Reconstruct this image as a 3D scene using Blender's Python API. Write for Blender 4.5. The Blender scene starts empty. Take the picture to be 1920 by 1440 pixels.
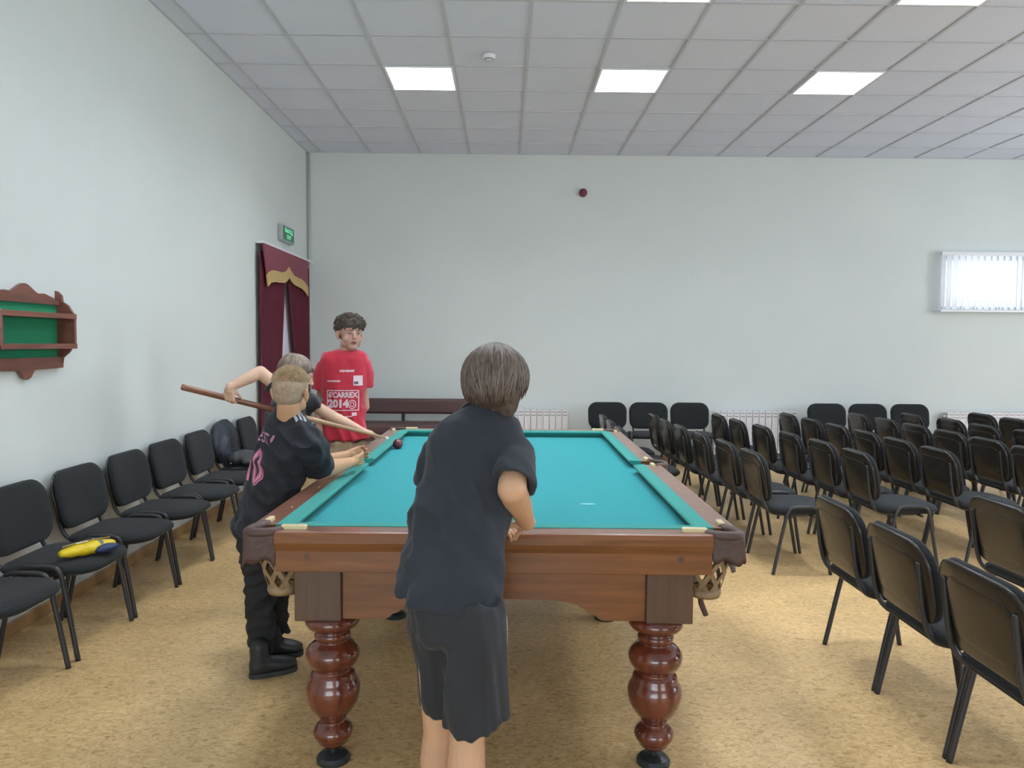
import bpy, bmesh, math, random
from mathutils import Vector, Matrix, Euler, noise
from mathutils.bvhtree import BVHTree
random.seed(7)
S = bpy.context.scene
COL = S.collection
# ------------------------------------------------------------------ camera, world, light, exposure
YAW, PITCH, ROLL, FPX, CAMZ = .0098, .0549, .0075, 1407.0, 1.47
_cy, _sy, _cp, _sp = math.cos(YAW), math.sin(YAW), math.cos(PITCH), math.sin(PITCH)
CF = Vector((_sy*_cp, _cy*_cp, -_sp)); _r = Vector((_cy, -_sy, 0)); _u = _r.cross(CF)
CR = _r*math.cos(ROLL)+_u*math.sin(ROLL); CU = _u*math.cos(ROLL)-_r*math.sin(ROLL)
CC = Vector((0, 0, CAMZ))
cam = bpy.data.objects.new('camera', bpy.data.cameras.new('camera')); COL.objects.link(cam)
cam.data.sensor_width = 36; cam.data.lens = 36*FPX/1920; cam.data.clip_start = .05
cam.matrix_world = Matrix(((CR.x, CU.x, -CF.x, CC.x), (CR.y, CU.y, -CF.y, CC.y), (CR.z, CU.z, -CF.z, CC.z), (0, 0, 0, 1)))
S.camera = cam
W = bpy.data.worlds.new('sky'); S.world = W; W.use_nodes = True
W.node_tree.nodes['Background'].inputs[0].default_value = (.86, .93, 1, 1)
W.node_tree.nodes['Background'].inputs[1].default_value = 2.6
S.view_settings.view_transform = 'Standard'; S.view_settings.look = 'None'
S.view_settings.exposure = 0.29; S.view_settings.gamma = 1; S.view_settings.use_curve_mapping = False
LAMP = 30.0          # brightness of the ceiling panels

def area(name, loc, rot, sx, sy, power, col):
    l = bpy.data.lights.new(name, 'AREA'); l.shape = 'RECTANGLE'; l.size = sx; l.size_y = sy
    l.energy = power; l.color = col
    o = bpy.data.objects.new(name, l); COL.objects.link(o); o.location = loc; o.rotation_euler = rot
    return o
# daylight from the tall windows behind the photographer
area('daylight_window', (-.9, -3.4, 1.7), (math.radians(90), 0, math.radians(8)), 3.2, 2.0, 110, (.82, .92, 1))
area('daylight_window', (3.9, -3.4, 1.7), (math.radians(90), 0, math.radians(0)), 2.6, 2.0, 70, (.85, .93, 1))

# daylight from the curtained windows in the right-hand wall
area('daylight_window', (8.45, 2.6, 1.9), (0, math.radians(90), 0), 1.6, 2.4, 130, (.84, .92, 1))
area('daylight_window', (8.45, 6.6, 1.9), (0, math.radians(90), 0), 1.6, 2.0, 70, (.84, .92, 1))

def ray(px, py): return CF+CR*((px-960)/FPX)-CU*((py-720)/FPX)
def onx(px, py, x): d = ray(px, py); return CC+d*(x/d.x)
def ony(px, py, y): d = ray(px, py); return CC+d*(y/d.y)
def onz(px, py, z): d = ray(px, py); return CC+d*((z-CAMZ)/d.z)

# ------------------------------------------------------------------ materials
def mat(name, col, rough=.6, metal=0, emit=0, bump=0, bscale=40, var=0, vscale=8, spec=.5, stretch=None, sheen=0, coat=0, alpha=None):
    m = bpy.data.materials.new(name); m.use_nodes = True; nt = m.node_tree; b = nt.nodes['Principled BSDF']
    b.inputs['Base Color'].default_value = (*col, 1); b.inputs['Roughness'].default_value = rough
    b.inputs['Metallic'].default_value = metal; b.inputs['Specular IOR Level'].default_value = spec
    if sheen: b.inputs['Sheen Weight'].default_value = sheen
    if coat: b.inputs['Coat Weight'].default_value = coat; b.inputs['Coat Roughness'].default_value = .12
    if emit: b.inputs['Emission Color'].default_value = (*col, 1); b.inputs['Emission Strength'].default_value = emit
    tc = nt.nodes.new('ShaderNodeTexCoord'); mp = nt.nodes.new('ShaderNodeMapping'); nt.links.new(tc.outputs['Object'], mp.inputs[0])
    if stretch: mp.inputs['Scale'].default_value = stretch
    if var:
        n = nt.nodes.new('ShaderNodeTexNoise'); n.inputs['Scale'].default_value = vscale; n.inputs['Detail'].default_value = 6
        nt.links.new(mp.outputs[0], n.inputs['Vector'])
        r = nt.nodes.new('ShaderNodeValToRGB'); r.color_ramp.elements[0].position = .3; r.color_ramp.elements[1].position = .7
        r.color_ramp.elements[0].color = (*[c*(1-var) for c in col], 1); r.color_ramp.elements[1].color = (*[min(1, c*(1+var)) for c in col], 1)
        nt.links.new(n.outputs['Fac'], r.inputs[0]); nt.links.new(r.outputs[0], b.inputs['Base Color'])
    if bump:
        n = nt.nodes.new('ShaderNodeTexNoise'); n.inputs['Scale'].default_value = bscale; n.inputs['Detail'].default_value = 4
        nt.links.new(mp.outputs[0], n.inputs['Vector'])
        bp = nt.nodes.new('ShaderNodeBump'); bp.inputs['Strength'].default_value = bump; bp.inputs['Distance'].default_value = .01
        nt.links.new(n.outputs['Fac'], bp.inputs['Height']); nt.links.new(bp.outputs[0], b.inputs['Normal'])
    return m

def floor_mat():
    m = mat('linoleum', (.55, .38, .19), .38, bump=.05, bscale=60, spec=.4); nt = m.node_tree; b = nt.nodes['Principled BSDF']
    tc = nt.nodes.new('ShaderNodeTexCoord')
    mp = nt.nodes.new('ShaderNodeMapping'); mp.inputs['Scale'].default_value = (20, 34, 1); nt.links.new(tc.outputs['Object'], mp.inputs[0])
    n1 = nt.nodes.new('ShaderNodeTexNoise'); n1.inputs['Scale'].default_value = 1.6; n1.inputs['Detail'].default_value = 7; n1.inputs['Roughness'].default_value = .68; n1.inputs['Distortion'].default_value = 1.2
    nt.links.new(mp.outputs[0], n1.inputs['Vector'])
    r1 = nt.nodes.new('ShaderNodeValToRGB'); e = r1.color_ramp.elements
    e[0].position = .3; e[0].color = (.30, .175, .07, 1); e[1].position = .72; e[1].color = (.80, .59, .32, 1)
    k = r1.color_ramp.elements.new(.48); k.color = (.60, .41, .195, 1)
    nt.links.new(n1.outputs['Fac'], r1.inputs[0])
    mp2 = nt.nodes.new('ShaderNodeMapping'); mp2.inputs['Scale'].default_value = (1.1, 1.6, 1); nt.links.new(tc.outputs['Object'], mp2.inputs[0])
    n2 = nt.nodes.new('ShaderNodeTexNoise'); n2.inputs['Scale'].default_value = 1.3; n2.inputs['Detail'].default_value = 3
    nt.links.new(mp2.outputs[0], n2.inputs['Vector'])
    mx = nt.nodes.new('ShaderNodeMix'); mx.data_type = 'RGBA'; mx.blend_type = 'MULTIPLY'; mx.inputs['Factor'].default_value = 1
    r2 = nt.nodes.new('ShaderNodeValToRGB'); r2.color_ramp.elements[0].color = (.84, .82, .78, 1); r2.color_ramp.elements[1].color = (1.08, 1.05, 1, 1)
    r2.color_ramp.elements[0].position = .35; r2.color_ramp.elements[1].position = .65
    nt.links.new(n2.outputs['Fac'], r2.inputs[0]); nt.links.new(r1.outputs[0], mx.inputs['A']); nt.links.new(r2.outputs[0], mx.inputs['B'])
    nt.links.new(mx.outputs['Result'], b.inputs['Base Color'])
    return m

def wood_mat(name, c1, c2, rough=.3, sc=(3, 30, 30), coat=.35):
    m = mat(name, c1, rough, coat=coat); nt = m.node_tree; b = nt.nodes['Principled BSDF']
    tc = nt.nodes.new('ShaderNodeTexCoord'); mp = nt.nodes.new('ShaderNodeMapping'); mp.inputs['Scale'].default_value = sc
    nt.links.new(tc.outputs['Object'], mp.inputs[0])
    n = nt.nodes.new('ShaderNodeTexNoise'); n.inputs['Scale'].default_value = 1.5; n.inputs['Detail'].default_value = 7; n.inputs['Distortion'].default_value = .6
    nt.links.new(mp.outputs[0], n.inputs['Vector'])
    r = nt.nodes.new('ShaderNodeValToRGB'); r.color_ramp.elements[0].position = .32; r.color_ramp.elements[1].position = .7
    r.color_ramp.elements[0].color = (*c1, 1); r.color_ramp.elements[1].color = (*c2, 1)
    nt.links.new(n.outputs['Fac'], r.inputs[0]); nt.links.new(r.outputs[0], b.inputs['Base Color'])
    return m

M = {}
M['wall'] = mat('painted_plaster', (.66, .70, .685), .75, bump=.12, bscale=25, var=.02, vscale=1.2)
M['ceiling'] = mat('ceiling_tile', (.70, .74, .86), .85, var=.02, vscale=2)
M['grid'] = mat('ceiling_bar', (.54, .55, .60), .45)
M['floor'] = floor_mat()
M['lamp'] = mat('lamp_diffuser', (.88, .94, 1), .5, emit=LAMP)
M['louver'] = mat('louver_enamel', (.88, .89, .9), .4)
M['white'] = mat('white_enamel', (.78, .8, .82), .35)
M['rad'] = mat('radiator_enamel', (.80, .78, .80), .4)
M['radgap'] = mat('radiator_grille', (.42, .40, .42), .5)
M['fabric'] = mat('chair_fabric', (.019, .021, .023), .95, bump=.25, bscale=300, var=.15, vscale=120, sheen=.06, spec=.3)
M['shell'] = mat('chair_plastic', (.025, .020, .016), .24, bump=.05, bscale=60)
M['tube'] = mat('black_tube', (.03, .03, .033), .35)
M['cloth'] = mat('billiard_cloth', (.020, .265, .285), .95, bump=.2, bscale=400, var=.05, vscale=60, sheen=.08, spec=.2)
M['cushion'] = mat('cushion_cloth', (.030, .255, .225), .9, bump=.15, bscale=400, sheen=.08, spec=.2)
M['wood'] = wood_mat('varnished_wood', (.135, .045, .013), (.215, .078, .025), .30, (2, 22, 22))
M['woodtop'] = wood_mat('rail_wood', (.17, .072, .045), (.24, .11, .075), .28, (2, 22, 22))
M['woodv'] = wood_mat('post_wood', (.066, .032, .018), (.10, .048, .027), .45, (26, 26, 2))
M['woodleg'] = wood_mat('turned_wood', (.085, .018, .01), (.17, .042, .018), .2, (14, 14, 4), .6)
M['shelfwood'] = wood_mat('shelf_wood', (.13, .045, .03), (.21, .075, .05), .45, (14, 2, 14), .1)
M['leather'] = mat('pocket_leather', (.066, .034, .026), .55, bump=.3, bscale=60, var=.2)
M['strap'] = mat('strap_leather', (.24, .16, .085), .6, bump=.3, bscale=60, var=.3, vscale=25)
M['cream'] = mat('cream_clip', (.62, .53, .30), .35)
M['iron'] = mat('dark_iron', (.035, .04, .042), .35, metal=.3)
M['green'] = mat('green_felt', (.015, .22, .10), .9)
M['velvet'] = mat('burgundy_velvet', (.19, .026, .050), .85, sheen=.1, bump=.1, bscale=100)
M['gold'] = mat('gold_trim', (.52, .36, .14), .6)
M['lilac'] = mat('lilac_sheer', (.72, .69, .80), .8)
M['base'] = mat('baseboard_wood', (.42, .25, .11), .45, var=.15, vscale=6)
M['sofa'] = mat('sofa_leather', (.085, .042, .040), .4, bump=.1, bscale=30)
M['red'] = mat('red_plastic', (.17, .03, .05), .35)
M['cable'] = mat('conduit_plastic', (.5, .52, .5), .5)
M['ball'] = mat('ball_resin', (.10, .008, .025), .12, coat=.5)
M['cuew'] = wood_mat('cue_butt_wood', (.15, .058, .035), (.22, .085, .045), .35, (30, 30, 2))
M['cuel'] = wood_mat('cue_shaft_wood', (.34, .21, .11), (.44, .29, .16), .35, (30, 30, 2))

# ------------------------------------------------------------------ helpers
def tag(o, label=None, cat=None, group=None, kind=None):
    if label: o['label'] = label
    if cat: o['category'] = cat
    if group: o['group'] = group
    if kind: o['kind'] = kind
    return o
def thing(name, label, cat, loc=(0, 0, 0), rz=0, group=None):
    o = bpy.data.objects.new(name, None); COL.objects.link(o); o.empty_display_size = .1
    o.location = loc; o.rotation_euler = (0, 0, rz); return tag(o, label, cat, group)
def link(name, me, m, parent=None, smooth=False):
    o = bpy.data.objects.new(name, me); COL.objects.link(o)
    if m is not None: me.materials.append(m)
    if smooth: me.shade_smooth()
    if parent is not None: o.parent = parent
    return o
def obj(name, bm, m, parent=None, smooth=False, bevel=0, seg=2):
    if bevel:
        bmesh.ops.remove_doubles(bm, verts=bm.verts, dist=1e-6)
        es = [e for e in bm.edges if len(e.link_faces) == 2 and e.calc_face_angle(0) > .6]
        bmesh.ops.bevel(bm, geom=es, offset=bevel, segments=seg, affect='EDGES', profile=.5, clamp_overlap=True)
        smooth = False
    me = bpy.data.meshes.new(name); bm.to_mesh(me); bm.free()
    return link(name, me, m, parent, smooth)
def box(bm, x0, x1, y0, y1, z0, z1, mtx=None):
    v = [bm.verts.new(p) for p in ((x0, y0, z0), (x1, y0, z0), (x1, y1, z0), (x0, y1, z0), (x0, y0, z1), (x1, y0, z1), (x1, y1, z1), (x0, y1, z1))]
    for f in ((3, 2, 1, 0), (4, 5, 6, 7), (0, 1, 5, 4), (1, 2, 6, 5), (2, 3, 7, 6), (3, 0, 4, 7)): bm.faces.new([v[i] for i in f])
    if mtx is not None:
        for a in v: a.co = mtx @ a.co
    return bm
def bx(*a, **k): return box(bmesh.new(), *a, **k)
def lathe(bm, prof, n=24, c=(0, 0), cap=True):
    rings = [[bm.verts.new((c[0]+r*math.cos(2*math.pi*i/n), c[1]+r*math.sin(2*math.pi*i/n), z)) for i in range(n)] for r, z in prof]
    for a, b in zip(rings, rings[1:]):
        for i in range(n): bm.faces.new((a[i], b[i], b[(i+1) % n], a[(i+1) % n]))
    if cap:
        bm.faces.new(rings[0]); bm.faces.new(rings[-1][::-1])
    bmesh.ops.recalc_face_normals(bm, faces=bm.faces)
    return bm
def frame_at(t):
    t = t.normalized(); a = Vector((0, 0, 1)) if abs(t.z) < .9 else Vector((1, 0, 0))
    u = t.cross(a).normalized(); return u, u.cross(t).normalized()
def tube(bm, pts, r, n=8, flat=1.0, cap=True):
    pts = [Vector(p) for p in pts]; rs = r if isinstance(r, (list, tuple)) else [r]*len(pts)
    rings = []; u = None
    for i, p in enumerate(pts):
        t = (pts[min(i+1, len(pts)-1)]-pts[max(i-1, 0)])
        if u is None: u, v = frame_at(t)
        else:
            t = t.normalized(); u = (u-t*u.dot(t)).normalized(); v = u.cross(t).normalized()
        rings.append([bm.verts.new(p+(u*math.cos(2*math.pi*k/n)+v*math.sin(2*math.pi*k/n)*flat)*rs[i]) for k in range(n)])
    for a, b in zip(rings, rings[1:]):
        for k in range(n): bm.faces.new((a[k], a[(k+1) % n], b[(k+1) % n], b[k]))
    if cap: bm.faces.new(rings[0][::-1]); bm.faces.new(rings[-1])
    return bm
def prism(bm, poly, a, b, axis='y'):
    """poly of 2-D points extruded along an axis from a to b"""
    def P(p, t): return {'y': (p[0], t, p[1]), 'x': (t, p[0], p[1]), 'z': (p[0], p[1], t)}[axis]
    A = [bm.verts.new(P(p, a)) for p in poly]; B = [bm.verts.new(P(p, b)) for p in poly]; n = len(poly)
    bm.faces.new(A); bm.faces.new(B[::-1])
    for i in range(n): bm.faces.new((A[i], B[i], B[(i+1) % n], A[(i+1) % n]))
    bmesh.ops.recalc_face_normals(bm, faces=bm.faces)
    return bm
def smoothpath(pts, it=2):
    pts = [Vector(p) for p in pts]
    for _ in range(it):
        q = [pts[0]]
        for a, b in zip(pts, pts[1:]): q += [a.lerp(b, .25), a.lerp(b, .75)]
        q.append(pts[-1]); pts = q
    return pts
def outline(w, h, rt, rb, k=7, taper=0):
    """rounded rectangle centred on 0: top corners rt, bottom corners rb"""
    P = []
    for cx, cz, r, a0 in ((w/2-rt, h/2-rt, rt, 0), (-w/2+rt, h/2-rt, rt, 90), (-w/2+rb, -h/2+rb, rb, 180), (w/2-rb, -h/2+rb, rb, 270)):
        for i in range(k):
            a = math.radians(a0+90*i/(k-1)); P.append((cx+r*math.cos(a), cz+r*math.sin(a)))
    return [(x*(1-taper*(.5-z/h)), z) for x, z in P]
def pad(w, h, t, rt, rb, bend=0, taper=0, pillow=.35, back=True):
    """upholstered pad in the u,v plane, thickness along n; returns bm with coords (u,n,v)"""
    bm = bmesh.new(); O = outline(w, h, rt, rb, 7, taper); n = len(O)
    def ring(s, d): return [bm.verts.new((x*s, d+bend*((x*s)/(w/2))**2, z*s)) for x, z in O]
    prof = [(.35, t/2*(1+pillow)), (.7, t/2*(1+pillow*.8)), (.88, t/2*(1+pillow*.3)), (.96, t/2*.75), (1, t/2*.2), (1, -t/2*.3), (.97, -t/2*.8), (.9, -t/2), (.5, -t/2)]
    R = [ring(s, d) for s, d in prof]
    for a, b in zip(R, R[1:]):
        for i in range(n): bm.faces.new((a[i], a[(i+1) % n], b[(i+1) % n], b[i]))
    for rr, d in ((R[0], t/2*(1+pillow)), (R[-1], -t/2)):
        c = bm.verts.new((0, d, 0))
        for i in range(n): bm.faces.new((c, rr[i], rr[(i+1) % n]))
    bmesh.ops.recalc_face_normals(bm, faces=bm.faces)
    return bm
def copy_tree(o, parent=None):
    c = o.copy(); COL.objects.link(c)
    if parent is not None: c.parent = parent
    for ch in list(o.children): copy_tree(ch, c)
    return c
def text_mesh(body, size, extr=.0006, align='CENTER', spacing=1.0, bold=0.0, sx=1.0):
    cu = bpy.data.curves.new('t', 'FONT'); cu.body = body; cu.size = size; cu.align_x = align; cu.align_y = 'CENTER'
    cu.extrude = extr; cu.offset = bold; cu.space_character = spacing; cu.resolution_u = 3
    o = bpy.data.objects.new('t', cu); COL.objects.link(o); bpy.context.view_layer.update()
    me = bpy.data.meshes.new_from_object(o.evaluated_get(bpy.context.evaluated_depsgraph_get()))
    bpy.data.objects.remove(o)
    for v in me.vertices: v.co.x *= sx
    return me

# ------------------------------------------------------------------ room shell
XL, XR, YB, YF, ZC = -2.455, 8.6, 9.40, -4.0, 3.79
tag(obj('floor', bx(XL-.2, XR+.2, YF-.2, YB+.2, -.12, 0), M['floor']), 'mottled tan linoleum floor of the hall', kind='structure')
def wall_hole(name, axis, c, t, a0, a1, z0, z1, hole):
    """wall slab with one rectangular opening. axis x: plane x=c.. c+t ; spans a0..a1"""
    bm = bmesh.new(); h0, h1, hz0, hz1 = hole
    for (p0, p1, q0, q1) in ((a0, h0, z0, z1), (h1, a1, z0, z1), (h0, h1, z0, hz0), (h0, h1, hz1, z1)):
        if p1-p0 < 1e-4 or q1-q0 < 1e-4: continue
        if axis == 'x': box(bm, min(c, c+t), max(c, c+t), p0, p1, q0, q1)
        else: box(bm, p0, p1, min(c, c+t), max(c, c+t), q0, q1)
    bmesh.ops.remove_doubles(bm, verts=bm.verts, dist=1e-4)
    return tag(obj(name, bm, M['wall']), kind='structure')
WIN = (5.45, 7.6, 1.92, 2.60)
DOOR = (7.72, 9.16, 0.0, 2.10)
tag(wall_hole('wall_left', 'x', XL, -.2, YF-.2, YB+.2, 0, ZC+.3, DOOR), 'pale grey-green painted plaster wall on the left')
tag(wall_hole('wall_back', 'y', YB, .2, XL, XR+.2, 0, ZC+.3, WIN), 'pale grey-green painted plaster wall at the far end')
tag(obj('wall_right', bx(XR, XR+.2, YF-.2, YB, 0, ZC+.3), M['wall']), kind='structure')
tag(obj('wall_front', bx(XL, XR, YF-.2, YF, 0, ZC+.3), M['wall']), kind='structure')
# suspended ceiling: slab, T-bar grid, individual tiles
T = .6122; X0, Y0 = -2.8922, 5.8462
ceil = tag(obj('ceiling', bx(XL, XR, YF, YB, ZC+.12, ZC+.3), M['grid']), 'white suspended ceiling with square tiles', kind='structure')
bm = bmesh.new()
for i in range(1, 20):
    x = X0+i*T
    if XL < x < XR: box(bm, x-.012, x+.012, YF, YB, ZC, ZC+.03)
for j in range(-16, 6):
    y = Y0+j*T
    if YF < y < YB: box(bm, XL, XR, y-.012, y+.012, ZC+.0008, ZC+.03)
for a in ((XL, XR, YB-.02, YB, ZC-.001, ZC+.03), (XL, XL+.02, YF, YB, ZC-.001, ZC+.03)): box(bm, *a)
tag(obj('grid_bar', bm, M['grid'], ceil), kind='stuff')
LIT_I = (3, 6, 9); LIT_J = (1, -2, -5, -8, -11)
rest = bmesh.new(); tile_me = {}
for i in range(0, 19):
    for j in range(-17, 6):
        if i in LIT_I and j in LIT_J and j >= -5: continue
        x0, x1 = max(XL, X0+i*T), min(XR, X0+(i+1)*T); y0, y1 = max(YF, Y0+j*T), min(YB, Y0+(j+1)*T)
        if x1-x0 < .05 or y1-y0 < .05: continue
        vis = (j >= -2) and (x0 < .72*y1+.3)
        g = .011; dz = .008+random.uniform(-.0015, .0015)
        if not vis: box(rest, x0+g, x1-g, y0+g, y1-g, ZC+dz, ZC+dz+.015); continue
        key = (round(x1-x0, 3), round(y1-y0, 3))
        if key not in tile_me:
            b = bx(0, x1-x0-2*g, 0, y1-y0-2*g, 0, .015); me = bpy.data.meshes.new('tile'); b.to_mesh(me); b.free(); me.materials.append(M['ceiling']); tile_me[key] = me
        o = bpy.data.objects.new('ceiling_tile', tile_me[key]); COL.objects.link(o); o.parent = ceil; o.location = (x0+g, y0+g, ZC+dz)
tag(obj('tile_field', rest, M['ceiling'], ceil), kind='stuff')
# baseboards
tag(obj('baseboard_left', bx(XL, XL+.018, YF, DOOR[0]-.1, 0, .065), M['base'], bevel=.004), 'narrow tan wooden baseboard along the left wall', kind='structure')
tag(obj('baseboard_back', bx(XL+.02, XR, YB-.018, YB, 0, .065), M['base'], bevel=.004), kind='structure')
# corner conduit
bm = bmesh.new(); tube(bm, [(XL+.03, YB-.02, .1), (XL+.03, YB-.02, ZC-.01)], .014, 8)
tag(obj('conduit_pipe', bm, M['cable'], smooth=True), 'thin grey pipe running up the far left corner', 'pipe')

# ------------------------------------------------------------------ ceiling lights
def make_light():
    r = thing('ceiling_light', 'x', 'ceiling light')
    bm = bmesh.new(); w = T-.02
    for a in ((0, w, 0, .02), (0, w, w-.02, w), (0, .02, .02, w-.02), (w-.02, w, .02, w-.02)): box(bm, a[0], a[1], a[2], a[3], -.006, .095)
    obj('frame', bm, M['white'], r)
    obj('diffuser', bx(.02, w-.02, .02, w-.02, .080, .088), M['lamp'], r)
    for k in range(1, 4):
        c = .02+(w-.04)*k/4
        obj('louver_blade', prism(bmesh.new(), [(c-.012, .055), (c+.012, .055), (c+.002, .0), (c-.002, .0)], .02, w-.02, 'y'), M['louver'], r)
        obj('louver_blade', prism(bmesh.new(), [(c-.012, .055), (c+.012, .055), (c+.002, .001), (c-.002, .001)], .02, w-.02, 'x'), M['louver'], r)
    return r
L0 = make_light()
nm = {(3, 1): 'square white ceiling light, left one of the far row of three', (6, 1): 'square white ceiling light, middle one of the far row of three', (9, 1): 'square white ceiling light, right one of the far row of three',
      (3, -2): 'square white ceiling light cut by top edge, above the left wall side', (6, -2): 'square white ceiling light cut by top edge, above the red alarm', (9, -2): 'square white ceiling light cut by top edge, towards the window side'}
first = True
for j in LIT_J:
    for i in LIT_I:
        if j < -5: continue
        r = L0 if first else copy_tree(L0); first = False
        r.location = (X0+i*T+.01, Y0+j*T+.01, ZC)
        r['label'] = nm.get((i, j)) or {3: 'square white ceiling light above the near end of the left chairs, out of frame', 6: 'square white ceiling light over the near end of the table, out of frame', 9: 'square white ceiling light over the foreground chairs, out of frame'}[i]; r['group'] = 'square ceiling lights'
# smoke detector
p = onz(917, 103, ZC)
bm = bmesh.new(); lathe(bm, [(.055, 0), (.055, -.012), (.045, -.024), (.03, -.036), (.012, -.04)], 20)
d = thing('smoke_detector', 'small round white smoke detector on the ceiling', 'smoke detector', (p.x, p.y, ZC-.001))
obj('body', bm, M['white'], d, smooth=True)
bm = bmesh.new(); lathe(bm, [(.034, -.03), (.036, -.034), (.034, -.036)], 16); obj('vent_ring', bm, M['iron'], d)
# red alarm sounder
p = ony(1093, 362, YB)
a = thing('alarm_sounder', 'small round dark red alarm high on the far wall', 'alarm', (p.x, YB-.001, p.z))
bm = bmesh.new(); lathe(bm, [(.05, 0), (.052, .02), (.047, .045), (.03, .05)], 24)
for v in bm.verts: v.co = Vector((v.co.x, -v.co.z, v.co.y))
obj('housing', bm, M['red'], a, smooth=True)
bm = bmesh.new(); lathe(bm, [(.026, .048), (.022, .058), (.01, .062)], 16)
for v in bm.verts: v.co = Vector((v.co.x, -v.co.z, v.co.y))
obj('sounder_dome', bm, M['red'], a, smooth=True)
# exit sign
s = thing('exit_sign', 'green lit exit sign in grey frame above the curtain', 'sign', (XL+.001, 8.41, 2.645))
obj('housing', bx(0, .05, -.23, .23, -.09, .09), mat('sign_frame', (.36, .38, .37), .5), s, bevel=.01)
obj('panel', bx(.051, .054, -.20, .20, -.07, .07), mat('sign_green', (.02, .12, .065), .4, emit=.25), s)
tx = mat('sign_letters', (.2, .75, .42), .5, emit=.45)
for body, z in (('ВЫХОД', .031), ('EXIT', -.034)):
    me = text_mesh(body, .062, .001, sx=1.3)
    for v in me.vertices: v.co = Vector((.0555+v.co.z, v.co.x, v.co.y+z))
    link('lettering', me, tx, s)
# ------------------------------------------------------------------ curtained doorway
d = tag(obj('door_1', bx(XL-.05, XL-.01, DOOR[0], DOOR[1], 0, DOOR[3]), M['lilac']), 'pale lilac door leaf behind the burgundy curtains', kind='structure')
cur = thing('door_curtain', 'burgundy velvet curtain with gold trimmed pelmet in doorway', 'curtain', (XL, 8.35, 0))
def pleats(y0, y1, ztop, zbot, x, amp, nf, gap):
    bm = bmesh.new(); n = nf*8; rows = 14; V = []
    for r in range(rows+1):
        t = r/rows; z = ztop+(zbot-ztop)*t; row = []
        for k in range(n+1):
            u = k/n; ya, yb = gap(t)
            y = ya+(yb-ya)*u; row.append(bm.verts.new((x+amp*(.35+.65*t)*math.sin(u*nf*2*math.pi+.3*math.sin(3*t)), y, z)))
        V.append(row)
    for a, b in zip(V, V[1:]):
        for k in range(n): bm.faces.new((a[k], a[k+1], b[k+1], b[k]))
    bmesh.ops.solidify(bm, geom=bm.faces, thickness=.004)
    return bm
CY = 8.35
obj('curtain_panel', pleats(0, 0, 2.36, .02, .045, .02, 11, lambda t: (7.42-CY, 8.33-CY-.42*t)), M['velvet'], cur, smooth=True)
obj('curtain_panel', pleats(0, 0, 2.36, .02, .045, .02, 11, lambda t: (8.33-CY+.60*t, 9.30-CY-.04*t)), M['velvet'], cur, smooth=True)
# pelmet: front board with shaped lower edge, return at the near end
def on_pel(L, x=-2.375): return [(lambda q: (q.y-CY, q.z))(onx(a, b_, x)) for a, b_ in L]
lowe = on_pel([(502, 537), (508, 530), (515, 528.5), (524, 530), (533, 530.5), (539, 526), (542, 520), (546, 528), (552, 534.5), (559, 538), (566, 541.5), (572, 548), (577.5, 556)])
uppe = on_pel([(499.5, 515), (504, 509), (511, 506.5), (519, 508), (528, 511), (536, 508.5), (541, 500.5), (545, 508), (551, 517), (558, 521), (565, 523.5), (571, 529), (577, 538)])
top = on_pel([(492.5, 455), (577, 487.5)])
pl = obj('pelmet', prism(bmesh.new(), [top[0], top[1]]+uppe[::-1], .074, .083, 'x'), M['velvet'], cur)
tag(obj('gold_band', prism(bmesh.new(), uppe+lowe[::-1], .075, .087, 'x'), M['gold'], pl), 'wavy gold band')
obj('cornice_board', bx(.0, .085, 7.44-CY, 9.34-CY, 2.43, 2.45), M['white'], cur)
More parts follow.
